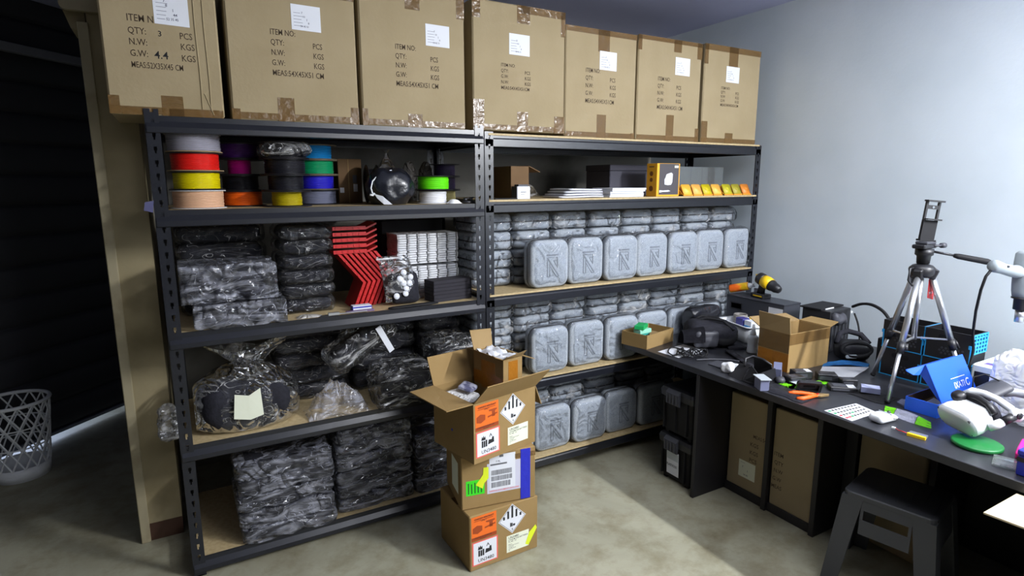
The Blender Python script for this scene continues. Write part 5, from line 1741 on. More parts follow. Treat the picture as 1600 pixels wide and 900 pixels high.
solo('crumpled_tissue', 'crumpled white tissue on the bench edge', 'tissue', mb, M['tissue'], (2.335, -0.678, Z))
solo('paper_scrap', 'tiny white paper scrap beside the tissue', 'paper', MB().box(-0.008, 0.008, -0.006, 0.006, 0, 0.006), M['paper'], (2.43, -0.69, Z), 0.4, bevel=0.001)
solo('paper_scrap', 'tiny white scrap lying before the clear bottle', 'paper', MB().box(-0.010, 0.010, -0.005, 0.005, 0, 0.005), M['paper'], (2.70, -0.43, Z), 0.2, bevel=0.001)

# goggle housing with the slate box
t = thing('visor_housing', 'black open visor housing on the bench edge with angled side wings', 'visor', (2.345, -0.800, Z), math.radians(-8))
mb = MB()
mb.slab([(-0.075, 0.075, 0.0), (-0.075, -0.010, 0.0), (0.0, 0.015, 0.062), (-0.010, 0.075, 0.052)], (0.005, 0.003, 0))
obj('side_wing', mb, M['black_matte'], t)
mb = MB()
mb.slab([(-0.070, -0.012, 0.0), (-0.062, -0.085, 0.0), (-0.055, -0.085, 0.055), (-0.01, 0.0, 0.064)], (0.006, 0, 0))
obj('front_wall', mb, M['black_matte'], t)
mb = MB()
mb.slab([(-0.062, -0.086, 0.0), (0.075, -0.075, 0.0), (0.065, -0.070, 0.062), (-0.055, -0.082, 0.05)], (0, 0.005, 0))
obj('end_wall', mb, M['black_plastic'], t)
mb = MB()
mb.slab([(0.068, -0.075, 0.0), (0.080, 0.07, 0.0), (0.055, 0.055, 0.090), (0.060, -0.05, 0.070)], (0.006, 0, 0))
obj('back_wall', mb, M['black_matte'], t)
mb = MB(); mb.sm = True
mb.tube([(-0.02, 0.03, 0.055), (0.0, 0.05, 0.082), (0.04, 0.045, 0.092), (0.06, 0.0, 0.085), (0.062, -0.05, 0.072)], 0.006, 8)
obj('top_rim', mb, M['black_plastic'], t)
obj('floor_plate', MB().box(-0.07, 0.08, -0.084, 0.07, 0.0, 0.004), M['black_matte'], t)
t = thing('slate_box', 'small slate blue box with pale lid edge leaning on the visor housing', 'box', (2.262, -0.915, Z), math.radians(62))
obj('box_body', MB().box(-0.030, 0.030, -0.020, 0.020, 0, 0.052), M['slate'], t, bevel=0.001)
obj('label', MB().box(-0.029, 0.029, -0.0008 - 0.020, -0.020, 0.040, 0.051), mat('pale_slate', (178, 184, 210), 0.5), t)
obj('lid', MB().box(-0.040, 0.040, -0.024, 0.024, 0.0522, 0.0555), M['grey_plastic'], t)
t = thing('slate_box', 'small slate blue box tilted against the open carton base', 'box', (2.468, -0.842, Z), rot=(0, math.radians(-16), math.radians(35)))
obj('box_body', MB().box(-0.032, 0.032, -0.018, 0.018, 0.010, 0.062), M['slate'], t, bevel=0.001)
obj('label', MB().box(-0.031, 0.031, -0.0188, -0.018, 0.012, 0.024), mat('pale_slate2', (178, 184, 210), 0.5), t)
solo('black_rag', 'thin black rag hanging flat at the bench edge before the visor housing', 'cloth', crumple(0.07, 0.20, 0.012, 2.2, 14, 0.3), M['black_cloth'], (2.292, -1.015, Z))
mb = MB(); mb.sm = True
mb.lathe([(0, 0), (0.018, 0.0), (0.022, 0.012), (0.016, 0.026), (0, 0.028)], 20)
solo('knob', 'small round grey black knob between slate boxes and lime wrapper', 'knob', mb, M['dark_grey'], (2.405, -0.905, Z))

# the open carton
t = thing('carton', 'open brown carton with amber taped side in the middle of the bench', 'carton', (2.560, -0.830, Z), math.radians(-2))
w, d, h = 0.300, 0.175, 0.190
obj('box_body', open_walls(w, d, h), M['kraft_warm'], t)
obj('amber_tape', MB().box(-0.0009, 0, 0.0, d, 0.0, 0.090), M['tape_orange'], t)
obj('packing_tape', MB().box(-0.0009, 0, 0.0, d, 0.095, 0.188), M['tape'], t)
obj('packing_tape', MB().box(0.0, w, -0.0008, 0, 0.135, 0.188), M['tape'], t)
obj('flap', MB().slab([(0, 0, h), (0, d, h), (-0.014, d, h + 0.085), (-0.006, 0.004, h + 0.080)], (0.004, 0, 0)), M['kraft_in'], t)
obj('flap', MB().slab([(0, d, h), (w, d, h), (w - 0.01, d + 0.075, h + 0.022), (0.02, d + 0.085, h + 0.030)], (0, 0, 0.004)), M['kraft_in'], t)
obj('flap', MB().slab([(w, 0, h), (w, d, h), (w + 0.080, d - 0.01, h + 0.012), (w + 0.080, 0.012, h + 0.014)], (0, 0, 0.004)), M['kraft_warm'], t)
obj('flap', MB().slab([(0.004, 0.006, h - 0.002), (w - 0.004, 0.006, h - 0.002), (w - 0.01, 0.075, h - 0.100), (0.01, 0.075, h - 0.100)], (0, 0.004, 0)), M['kraft_in'], t)

# white tub of bits
t = thing('tub', 'white plastic tub of bits between the belt bag and the open carton', 'tub', (2.915, -0.290, Z), math.radians(-14))
def tr(w, d, zz, r=0.03):
    return [(u, v, zz) for u, v in rrect(w, d, r, 5)]
mb = MB(); mb.sm = True
mb.loft([tr(0.128, 0.225, 0.0), tr(0.134, 0.232, 0.003), tr(0.158, 0.262, 0.098), tr(0.154, 0.258, 0.098), tr(0.128, 0.226, 0.006)])
obj('tub_body', mb, M['white_plastic'], t)
mb = MB(); mb.sm = True
mb.loft([tr(0.157, 0.261, 0.099), tr(0.180, 0.284, 0.102), tr(0.182, 0.286, 0.095), tr(0.158, 0.262, 0.090)], cap=False)
obj('rim', mb, M['white_plastic'], t)
TB = Matrix.Translation((2.915, -0.290, Z)) @ Matrix.Rotation(math.radians(-14), 4, 'Z')
def inside(name, label, cat, mb, m_, u, v, z, rz=0.0, rot=None, bevel=0.0):
    return solo(name, label, cat, mb, m_, TB @ Vector((u, v, z)), rz, rot=rot, bevel=bevel)
inside('filler_block', 'grey foam block at the bottom of the white tub', 'foam', MB().box(-0.052, 0.052, -0.095, 0.095, 0, 0.058), M['dark_grey'], 0, 0, 0.0075, math.radians(-14))
inside('small_box', 'dark indigo box in the white tub', 'box', MB().box(-0.026, 0.026, -0.030, 0.030, 0, 0.062), mat('indigo', (58, 58, 128), 0.5), -0.025, -0.015, 0.0655, math.radians(-12), bevel=0.003)
t = thing('small_box', 'white box with cyan printed squares in the tub beside the carton', 'box', TB @ Vector((-0.015, -0.085, 0.0655)), math.radians(-14))
obj('box_body', MB().box(-0.03, 0.03, -0.030, 0.030, 0, 0.060), M['paper'], t, bevel=0.002)
obj('cyan_panel', MB().box(-0.0308, -0.030, -0.028, 0.028, 0.010, 0.032), M['sky_blue'], t)
for k in range(3):
    obj('print_square', MB().box(-0.0314, -0.0308, -0.022 + 0.016 * k, -0.012 + 0.016 * k, 0.015, 0.027), M['navy'], t)
mb = MB(); mb.sm = True
mb.lathe([(0.036, 0.0), (0.040, 0.006), (0.040, 0.060), (0.036, 0.064), (0.033, 0.060), (0.033, 0.004)], 28, close=True)
inside('tape_roll', 'worn grey tape roll standing in the back of the white tub', 'tape', mb, mat('grey_roll', (138, 134, 130), 0.5, col2=(100, 96, 92), nscale=20, stretch=(1, 1, 8)), 0.022, 0.070, 0.066)
for k, (u, v, lab) in enumerate(((0.028, -0.010, 'yellow plastic clamp in the tub near the grey roll'), (0.030, -0.078, 'second yellow clamp in the tub by the carton flap'))):
    mb = MB()
    mb.prism([(-0.030, 0.0), (-0.026, 0.052), (-0.012, 0.060), (0.004, 0.044), (0.030, 0.036), (0.028, 0.024), (0.0, 0.020), (-0.012, 0.0)], -0.012, 0.012, 'y')
    inside('clamp', lab, 'clamp', mb, M['yellow'], u, v, 0.0662, math.radians(60 + 30 * k), bevel=0.003)
# clear squeeze bottle
t = thing('bottle', 'clear nozzle bottle standing on the bench before the open carton', 'bottle', (2.705, -0.515, Z))
mb = MB(); mb.sm = True
mb.lathe([(0, 0.0), (0.026, 0.0), (0.029, 0.006), (0.026, 0.03), (0.026, 0.060), (0.029, 0.078), (0.027, 0.090), (0.014, 0.098), (0, 0.099)], 24)
obj('bottle_body', mb, mat('frosted_plastic', (232, 238, 242), 0.3), t)
mb = MB(); mb.sm = True
mb.lathe([(0, 0.0985), (0.015, 0.0985), (0.0145, 0.108), (0.009, 0.130), (0.0065, 0.155), (0, 0.157)], 20)
obj('nozzle', mb, M['white_plastic'], t)

# black crate with handle slot, drill and orange bottle on it
CX, CY0, CY1, CZ = 3.062, -0.435, -0.030, 0.200
t = thing('crate', 'dark grey plastic crate with handle slot against the wall, carrying the drill', 'crate', (CX, CY0, Z))
L_ = CY1 - CY0; W_ = 0.150
mb = MB(); th = 0.006
mb.box(0, W_, 0, L_, 0, th)
for (y0, y1, z0, z1) in ((0, 0.292, th, CZ), (0.372, L_, th, CZ), (0.292, 0.372, th, 0.128), (0.292, 0.372, 0.162, CZ)):
    mb.box(0, th, y0, y1, z0, z1)
mb.box(W_ - th, W_, 0, L_, th, CZ); mb.box(th, W_ - th, 0, th, th, CZ); mb.box(th, W_ - th, L_ - th, L_, th, CZ)
obj('crate_body', mb, mat('crate_grey', (58, 60, 68), 0.42), t)
obj('lid', MB().box(-0.004, W_, -0.004, L_, CZ + 0.0005, CZ + 0.009), mat('crate_lid', (50, 52, 60), 0.35), t, bevel=0.002)
mb = MB()
for a in ((0.286, 0.378, 0.162, 0.168), (0.286, 0.378, 0.122, 0.128), (0.286, 0.292, 0.128, 0.162), (0.372, 0.378, 0.128, 0.162)):
    mb.box(-0.003, 0.0, *a)
obj('handle_rim', mb, M['black_plastic'], t)
obj('paper_label', MB().box(-0.001, 0, 0.006, 0.100, 0.075, 0.180), M['paper'], t)
ZL = Z + CZ + 0.0095
t = thing('drill', 'yellow and black cordless drill standing on the grey crate', 'drill', (3.132, -0.250, ZL), math.radians(-8))
A0 = Vector((0, 0.060, 0.122)); ax = Vector((0, -0.93, -0.30)).normalized()
T = Matrix.Translation(A0) @ ax.to_track_quat('Z', 'Y').to_matrix().to_4x4()
mb = MB(); mb.sm = True
mb.lathe([(0, 0), (0.026, 0.0), (0.036, 0.010), (0.038, 0.035), (0.036, 0.048), (0, 0.048)], 22, T)
obj('motor_cap', mb, M['black_plastic'], t)
mb = MB()
for k in (-1, 0, 1):
    mb.box(-0.030 + 0.0, -0.027, 0.066 - 0.0, 0.074, 0.118 + 0.016 * k, 0.126 + 0.016 * k)
    mb.bar(A0 + Vector((-0.020, 0.003, 0.016 * k)), A0 + Vector((0.020, 0.003, 0.016 * k)), 0.006, 0.007)
obj('vent_slots', mb, M['yellow'], t) if False else None
for k in (-1, 0, 1):
    obj('cap_stripe', MB().bar(A0 + Vector((-0.020, 0.001, 0.015 * k)), A0 + Vector((0.018, 0.001, 0.015 * k)), 0.006, 0.008), M['yellow'], t)
mb = MB(); mb.sm = True
mb.lathe([(0, 0.048), (0.037, 0.048), (0.039, 0.075), (0.036, 0.108), (0, 0.108)], 22, T)
obj('motor_housing', mb, M['yellow'], t)
mb = MB(); mb.sm = True
mb.lathe([(0, 0.108), (0.035, 0.108), (0.034, 0.120), (0.030, 0.124), (0.029, 0.150), (0.020, 0.176), (0.010, 0.180), (0, 0.180)], 22, T)
obj('chuck', mb, M['black_plastic'], t)
mb = MB(); mb.sm = True
mb.loft([[(u, v + 0.010, 0.105) for u, v in rrect(0.040, 0.052, 0.014, 4)], [(u, v + 0.026, 0.060) for u, v in rrect(0.034, 0.042, 0.014, 4)], [(u, v + 0.034, 0.026) for u, v in rrect(0.036, 0.046, 0.014, 4)]])
obj('handle', mb, M['black_plastic'], t)
mb = MB(); mb.sm = True
mb.loft([[(u, v - 0.002, 0.082) for u, v in rrect(0.016, 0.014, 0.005, 3)], [(u, v + 0.008, 0.060) for u, v in rrect(0.016, 0.012, 0.005, 3)]])
obj('trigger', mb, M['yellow'], t)
obj('battery', MB().box(-0.034, 0.034, -0.020, 0.085, 0.0, 0.027), M['black_plastic'], t, bevel=0.004)
obj('battery_band', MB().box(-0.0348, 0.0348, -0.010, 0.060, 0.010, 0.018), M['yellow'], t)
t = thing('glue_bottle', 'orange and yellow bottle with white cap lying on the grey crate', 'bottle', (3.128, -0.085, ZL + 0.046), rot=(math.radians(75), 0, math.radians(24)))
mb = MB(); mb.sm = True
mb.lathe([(0, -0.075), (0.024, -0.075), (0.026, -0.070), (0.026, 0.030), (0.024, 0.038), (0, 0.040)], 22)
obj('bottle_body', mb, mat('orange_label_bottle', (244, 196, 26), 0.35, col2=(232, 104, 30), nscale=14, nlo=0.42, nhi=0.6), t)
mb = MB(); mb.sm = True
mb.lathe([(0, 0.040), (0.020, 0.041), (0.016, 0.056), (0.013, 0.060), (0.012, 0.078), (0, 0.079)], 20)
obj('cap', mb, M['white_plastic'], t)
solo('small_box', 'tiny grey box standing on the crate between bottle and drill', 'box', MB().box(-0.012, 0.012, -0.014, 0.014, 0, 0.045), mat('tiny_grey_box', (150, 154, 164), 0.5), (3.175, -0.160, ZL), bevel=0.001)

# black electronics behind the open carton
t = thing('power_unit', 'black boxy power unit standing on the bench behind the open carton', 'device', (3.045, -0.725, Z), math.radians(3))
obj('housing', MB().box(0, 0.20, 0, 0.16, 0, 0.225), M['black_plastic'], t, bevel=0.004)
obj('top_plate', MB().box(-0.01, 0.215, 0.05, 0.17, 0.2255, 0.233), M['black_matte'], t)
obj('white_edge', MB().box(0.03, 0.11, 0.046, 0.050, 0.2255, 0.231), M['white_plastic'], t)
mb = MB(); mb.sm = True
mb.rbox(0.09, 0.04, 0.05, 0.018, 8, (0.060, -0.012, 0.185), crinkle(20, 0.02, 3))
obj('bracket', mb, M['dark_grey'], t)
obj('connector', MB().box(0.195, 0.212, -0.004, 0.012, 0.196, 0.206), M['white_plastic'], t)
for k in range(5):
    obj('fin', MB().box(0.02 + 0.035 * k, 0.026 + 0.035 * k, -0.003, 0.0, 0.02, 0.15), M['dark_grey'], t)
cable('black cable arching from the power unit over to the blue edged crates', [(3.22, -0.735, Z + 0.238), (3.19, -0.80, Z + 0.268), (3.16, -0.87, Z + 0.278), (3.13, -0.94, Z + 0.262), (3.12, -0.985, Z + 0.220), (3.115, -1.01, Z + 0.165), (3.115, -1.012, Z + 0.136)], 0.008)
cable('thin black lead hanging down beside the power unit', [(3.235, -0.740, Z + 0.20), (3.225, -0.77, Z + 0.15), (3.215, -0.79, Z + 0.09), (3.21, -0.80, Z + 0.005)], 0.005)
t = thing('headset', 'black headset with pale logo plate lying before the power unit', 'headset', (3.050, -0.850, Z), math.radians(-32))
mb = MB(); mb.sm = True
mb.rbox(0.17, 0.10, 0.100, 0.042, 14, (0, 0, 0.0505), clampbox(lumps(9, 0.008, 4), (-0.09, -0.055, -0.05), (0.09, 0.055, 0.06)))
obj('visor', mb, M['black_plastic'], t)
mb = MB(); mb.sm = True
mb.tube([(0.075 * math.cos(a * PI / 12), -0.045 + 0.01 * math.sin(a * PI / 12), 0.062 + 0.034 * math.sin(a * PI / 12)) for a in range(24)], 0.010, 8, closed=True)
obj('face_cushion', mb, M['black_matte'], t)
mb = MB()
mb.prism(rrect(0.060, 0.018, 0.008, 4, -0.03, 0.030), -0.062, -0.056, 'y')
obj('logo_plate', mb, M['grey_plastic'], t)
mb = MB(); mb.sm = True
mb.tube([(-0.08, 0.0, 0.085), (-0.05, 0.04, 0.125), (0.0, 0.055, 0.135), (0.06, 0.04, 0.12), (0.085, 0.0, 0.08)], 0.014, 8)
obj('head_strap', mb, M['black_cloth'], t)
solo('dark_box', 'low black box on the bench between the headset and the blue edged crates', 'box', MB().box(0, 0.16, 0, 0.085, 0, 0.130), M['black_matte'], (3.10, -1.03, Z), 0.0, bevel=0.004)
# blue cloth, white sheet
def quadsheet(q, zf, nu=14, nv=8, th=-0.001):
    mb = MB(); mb.sm = True
    def f(u, v):
        a = Vector(q[0]).lerp(Vector(q[1]), u); b_ = Vector(q[3]).lerp(Vector(q[2]), u)
        p = a.lerp(b_, v)
        return Vector((p.x, p.y, Z + 0.001 + zf(u, v)))
    mb.sheet(f, nu, nv)
    bmesh.ops.solidify(mb.bm, geom=list(mb.bm.faces), thickness=th)
    return mb
solo('blue_cloth', 'folded sky blue cloth on the bench before the black headset', 'cloth', quadsheet([(2.775, -0.868), (2.860, -0.825), (3.035, -0.955), (2.965, -0.985)], lambda u, v: 0.003 + 0.022 * max(0, math.sin(PI * v)) * (0.6 + 0.5 * noise.noise(Vector((u * 5, v * 3, 3))))), M['blue_cloth'])
solo('paper_sheet', 'large curling white sheet lying before the blue cloth', 'paper', quadsheet([(2.690, -0.905), (2.760, -0.880), (2.950, -1.000), (2.735, -1.040)], lambda u, v: 0.0008 + 0.012 * u ** 3 + 0.010 * max(0, 0.5 - abs(u - 0.45)) * v), M['paper'])
# black gadgets in front of the carton
def gadget(label, x, y, rz, w=0.085, d=0.055, h=0.026, white=True, nm='controller'):
    t = thing(nm, label, 'gadget', (x, y, Z), rz, 'black gadgets before the open carton')
    obj('housing', MB().box(-w / 2, w / 2, -d / 2, d / 2, 0, h), M['black_plastic'], t, bevel=0.003)
    obj('screen', MB().box(-w * 0.36, w * 0.12, -d * 0.32, d * 0.32, h, h + 0.0012), M['dark_grey'], t)
    if white:
        obj('white_sticker', MB().box(w * 0.16, w * 0.44, -d * 0.4, d * 0.25, h, h + 0.001), M['paper'], t)
    obj('grille', MB().box(-w * 0.4, w * 0.2, -d / 2 - 0.001, -d / 2, h * 0.25, h * 0.7), M['dark_grey'], t)
    return t
gadget('black gadget box with white sticker directly before the open carton', 2.555, -0.905, -0.5, h=0.036)
gadget('black gadget box with bare top between the stickered one and the white sheet', 2.625, -0.985, -0.75, white=False, h=0.034)
gadget('small black gadget box at the corner of the white sheet', 2.645, -1.075, -0.6, 0.07, 0.045, 0.030, False)
gadget('flat black gadget box with white sticker lying behind the pliers', 2.560, -1.100, -0.75, 0.11, 0.062, 0.020)
gadget('dusty black gadget lump beside the knob, before the carton', 2.470, -0.930, -0.3, 0.08, 0.055, 0.030, False)
# lime wrapper and black frame on it
mb = MB(); mb.sm = True
mb.sheet(lambda u, v: Vector((2.375 + 0.215 * u + 0.01 * v, -0.985 - 0.045 * u + 0.075 * v * (1 - 0.5 * u), Z + 0.001 + 0.012 * max(0, noise.noise(Vector((u * 6, v * 4, 9)))))), 18, 8)
bmesh.ops.solidify(mb.bm, geom=list(mb.bm.faces), thickness=-0.0008)
t = tag(obj('snack_wrapper', mb, M['lime']), 'lime green wrapper lying under the black bezel on the bench', 'wrapper')
mb = MB(); mb.slab([(2.415, -0.975, Z + 0.0135), (2.465, -0.985, Z + 0.0135), (2.470, -0.945, Z + 0.0135), (2.425, -0.935, Z + 0.0135)], (0, 0, 0.0006))
obj('silver_window', mb, M['grey_plastic'], t)
t = thing('bezel', 'empty black rounded bezel frame propped up on the lime wrapper', 'frame', (2.405, -1.040, Z), rot=(math.radians(28), 0, math.radians(-42)))
mb = MB()
o_ = rrect(0.100, 0.062, 0.014, 5, 0, 0.031); i_ = rrect(0.078, 0.040, 0.008, 5, 0, 0.033)
n = len(o_)
ro = [[(u, -0.008, v) for u, v in o_], [(u, 0.008, v) for u, v in o_]]
ri = [[(u, -0.008, v) for u, v in i_], [(u, 0.008, v) for u, v in i_]]
mb.loft([ro[0], ro[1], ri[1], ri[0], ro[0]], cap=False)
obj('frame_rim', mb, M['black_plastic'], t)
obj('back_plate', MB().box(-0.039, 0.039, 0.004, 0.007, 0.013, 0.053), M['dark_grey'], t)
obj('slot', MB().box(-0.020, 0.025, 0.002, 0.004, 0.026, 0.036), M['black_matte'], t)
# pliers
t = thing('pliers', 'small pliers with orange grips lying on the bench edge', 'pliers', (2.372, -1.098, Z + 0.009), math.radians(-28))
for s in (-1, 1):
    mb = MB(); mb.sm = True
    mb.tube([(-0.098, s * 0.034, 0), (-0.075, s * 0.036, 0), (-0.045, s * 0.026, 0.001), (-0.012, s * 0.010, 0.001), (0.004, s * 0.006, 0)], [0.006, 0.009, 0.0088, 0.008, 0.006], 10)
    obj('grip', mb, M['orange'], t)
mb = MB()
mb.prism([(0.0, -0.010), (0.018, -0.014), (0.058, -0.003), (0.060, 0.003), (0.018, 0.014), (0.0, 0.010)], -0.005, 0.005, 'z')
obj('jaws', mb, mat('worn_steel', (168, 140, 96), 0.4, metal=0.6), t, bevel=0.001)
obj('rivet', MB().cyl((0.010, 0, 0.005), (0.010, 0, 0.0075), 0.005, n=14), M['red'], t)
# sheet of key stickers
mb = MB()
q = [(2.262, -1.209), (2.450, -1.228), (2.424, -1.328), (2.254, -1.326)]
t = tag(obj('sticker_sheet', MB().slab([(x, y, Z) for x, y in q], (0, 0, 0.001)), M['paper']), 'white sheet of green, red and black keyboard stickers on the bench edge', 'stickers')
def bil(u, v):
    a = Vector(q[0]).lerp(Vector(q[1]), u); b_ = Vector(q[3]).lerp(Vector(q[2]), u)
    p = a.lerp(b_, v)
    return (p.x, p.y, Z + 0.0012)
kinds = {'black_stickers': (M['black_ink'], []), 'green_stickers': (mat('sticker_green', (30, 140, 84), 0.5), []), 'red_stickers': (mat('sticker_red', (190, 52, 62), 0.5), [])}
for r in range(4):
    for c in range(9):
        u = 0.07 + 0.10 * c; v = 0.12 + 0.215 * r
        k = 'green_stickers' if (c == 0 and r < 2) or (r == 3 and c == 2) or (r == 2 and c == 4) else 'red_stickers' if (c == 0 and r > 1) or (c == 1 and r == 3) else 'black_stickers'
        kinds[k][1].append((u, v))
for k, (m_, lst) in kinds.items():
    for u, v in lst:
        s = 0.030 if k == 'black_stickers' else 0.042
        obj(k[:-1], MB().slab([bil(u - s, v - 0.05), bil(u + s, v - 0.05), bil(u + s, v + 0.045), bil(u - s, v + 0.045)], (0, 0, 0.0003)), m_, t)
# mouse
t = thing('mouse', 'white computer mouse on the bench beside the sticker sheet', 'mouse', (2.362, -1.383, Z), math.radians(-6))
mb = MB(); mb.sm = True
mb.rbox(0.105, 0.060, 0.034, 0.016, 14, (0, 0, 0.0175), lambda p, nn: Vector((0, 0, -0.010 * max(0, (p.x + 0.01) / 0.05) if p.z > 0 else 0)))
obj('mouse_body', mb, M['white_plastic'], t)
mb = MB(); mb.sm = True
mb.cyl((0.030, -0.004, 0.029), (0.030, 0.004, 0.029), 0.006, n=14)
obj('scroll_wheel', mb, M['dark_grey'], t)
obj('seam', MB().box(0.008, 0.0088, -0.026, 0.026, 0.0260, 0.0345), M['grey_plastic'], t)
# wrapper with silver middle
mb = MB(); mb.sm = True
def wf(u, v):
    a = Vector((2.495, -1.318)).lerp(Vector((2.470, -1.500)), u)
    wv = 0.040 * (0.8 + 0.5 * math.sin(PI * u))
    return Vector((a.x + (v - 0.5) * 2 * wv * 0.95, a.y + (v - 0.5) * 0.03, Z + 0.001 + 0.013 * math.sin(PI * v) * math.sin(PI * min(1, max(0, u * 1.2 - 0.1))) + 0.003 * math.sin(16 * v)))
def piece(u0, u1):
    m_ = MB(); m_.sm = True
    m_.sheet(lambda u, v: wf(u0 + (u1 - u0) * u, v), 8, 12)
    bmesh.ops.solidify(m_.bm, geom=list(m_.bm.faces), thickness=-0.0006)
    return m_
t = thing('foil_packet', 'silver foil packet with lime green ends lying between mouse and blue box', 'packet', (0, 0, 0))
obj('silver_middle', piece(0.24, 0.70), mat('foil', (186, 188, 206), 0.25, metal=0.25, bump=0.6, bscale=40), t)
obj('lime_end', piece(0.0, 0.23), M['lime'], t)
obj('lime_end', piece(0.71, 1.0), M['lime'], t)
# little battery
t = thing('battery_cell', 'small flat battery cell with yellow tape and red wire on the bench edge', 'battery', (2.322, -1.525, Z), math.radians(-80))
obj('cell', MB().box(-0.028, 0.028, -0.018, 0.018, 0, 0.009), M['alu'], t, bevel=0.001)
obj('yellow_tape', MB().box(-0.0285, 0.0285, -0.0188, -0.006, -0.0002, 0.0093), M['yellow'], t)
mb = MB(); mb.sm = True
mb.tube([(-0.028, -0.010, 0.005), (-0.045, -0.012, 0.008), (-0.060, 0.0, 0.003), (-0.075, 0.012, 0.004)], 0.0018, 6)
obj('wire', mb, M['red'], t)
obj('plug', MB().box(-0.086, -0.074, 0.007, 0.017, 0.0, 0.006), M['white_plastic'], t)
# slate box on black rag
solo('black_rag', 'black rag under the third slate box behind the sticker sheet', 'cloth', crumple(0.13, 0.15, 0.014, 6.2, 14, 0.2), M['black_matte'], (2.600, -1.215, Z))
t = thing('slate_box', 'small slate blue box lying on the black rag near the tripod', 'box', (2.598, -1.200, Z + 0.0155), math.radians(-58))
obj('box_body', MB().box(-0.036, 0.036, -0.026, 0.026, 0, 0.024), M['slate'], t, bevel=0.001)
obj('label', MB().box(-0.034, 0.034, -0.025, 0.018, 0.0242, 0.025), mat('pale_slate3', (164, 170, 204), 0.5), t)
solo('slate_card', 'slate grey card lying before the blue box', 'card', MB().slab([(2.60, -1.31, Z), (2.66, -1.30, Z), (2.64, -1.355, Z), (2.575, -1.358, Z)], (0, 0, 0.006)), M['slate'])

# bright blue mailer box
t = thing('mailer_box', 'bright blue mailing box with raised printed lid on the bench', 'box', (2.562, -1.476, Z))
w, d, h = 0.325, 0.118, 0.055
mb = MB(); th = 0.003
mb.box(0, w, 0, d, 0, th); mb.box(0, th, 0, d, th, h); mb.box(w - th, w, 0, d, th, h); mb.box(th, w - th, 0, th, th, h); mb.box(th, w - th, d - th, d, th, h)
obj('box_body', mb, M['blue'], t)
obj('inner_lining', MB().box(th + 0.0005, w - th - 0.0005, th + 0.0005, d - th - 0.0005, th, 0.012), M['kraft_dark'], t)
obj('lining_wall', MB().box(th + 0.0005, w - th, d - th - 0.0015, d - th - 0.0002, th, h), M['kraft_dark'], t)
LH = 0.155; ang = math.radians(68)
up = Vector((0, math.cos(ang), math.sin(ang))); nn = Vector((0, -math.sin(ang), math.cos(ang)))
B0 = Vector((0.028, 0.002, h + 0.002)); Bw = Vector((w - 0.035, 0, 0))
sh_ = Vector((-0.028, 0, 0))
lid_pts = [B0, B0 + Bw, B0 + Bw + up * LH + sh_, B0 + up * LH + sh_]
obj('lid', MB().slab(lid_pts, -nn * 0.003), M['blue'], t)
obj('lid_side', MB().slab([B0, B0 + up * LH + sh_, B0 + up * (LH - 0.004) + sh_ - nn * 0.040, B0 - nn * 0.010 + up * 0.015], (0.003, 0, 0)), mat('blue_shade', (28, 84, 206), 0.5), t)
obj('lid_front_flap', MB().slab([lid_pts[3], lid_pts[2], lid_pts[2] - nn * 0.045 - up * 0.004, lid_pts[3] - nn * 0.045 - up * 0.004], (0, 0, -0.003)), M['blue'], t)
ear = MB()
e0 = lid_pts[3]
ear.slab([e0 - nn * 0.004, e0 - nn * 0.044 - up * 0.004, e0 + Vector((-0.060, 0, -0.004)) - nn * 0.042, e0 + Vector((-0.075, 0, -0.012)) - nn * 0.028, e0 + Vector((-0.060, 0, -0.030)) - nn * 0.012, e0 + Vector((-0.030, 0, -0.036)) - nn * 0.004], (0, 0.003, -0.001))
obj('tuck_ear', ear, M['blue'], t)
lg = text_mb([('IXATI', 0.128, 0.034, 0.036, 0.95)], B0 + nn * 0.0008, (1, 0, 0), up)
obj('lid_text', lg, M['paper'], t)
ring = MB()
for a0 in range(0, 300, 12):
    a = math.radians(a0 + 40); b_ = math.radians(a0 + 52)
    P = lambda an, r: B0 + nn * 0.0008 + Vector((0.236 + r * math.cos(an), 0, 0)) + up * (0.047 + r * math.sin(an))
    ring.slab([P(a, 0.011), P(b_, 0.011), P(b_, 0.016), P(a, 0.016)], nn * 0.0004)
obj('ring_logo', ring, M['paper'], t)
obj('lid_caption', MB().slab([B0 + nn * 0.0008 + Vector((0.115, 0, 0)) + up * 0.074, B0 + nn * 0.0008 + Vector((0.225, 0, 0)) + up * 0.074, B0 + nn * 0.0008 + Vector((0.225, 0, 0)) + up * 0.0765, B0 + nn * 0.0008 + Vector((0.115, 0, 0)) + up * 0.0765], nn * 0.0004), M['paper'], t)
solo('paper_scrap', 'white folded leaflet inside the blue mailing box', 'paper', MB().slab([(2.62, -1.44, Z + 0.0135), (2.72, -1.43, Z + 0.0135), (2.72, -1.39, Z + 0.026), (2.62, -1.40, Z + 0.026)], (0, 0, 0.0015)), M['paper'])

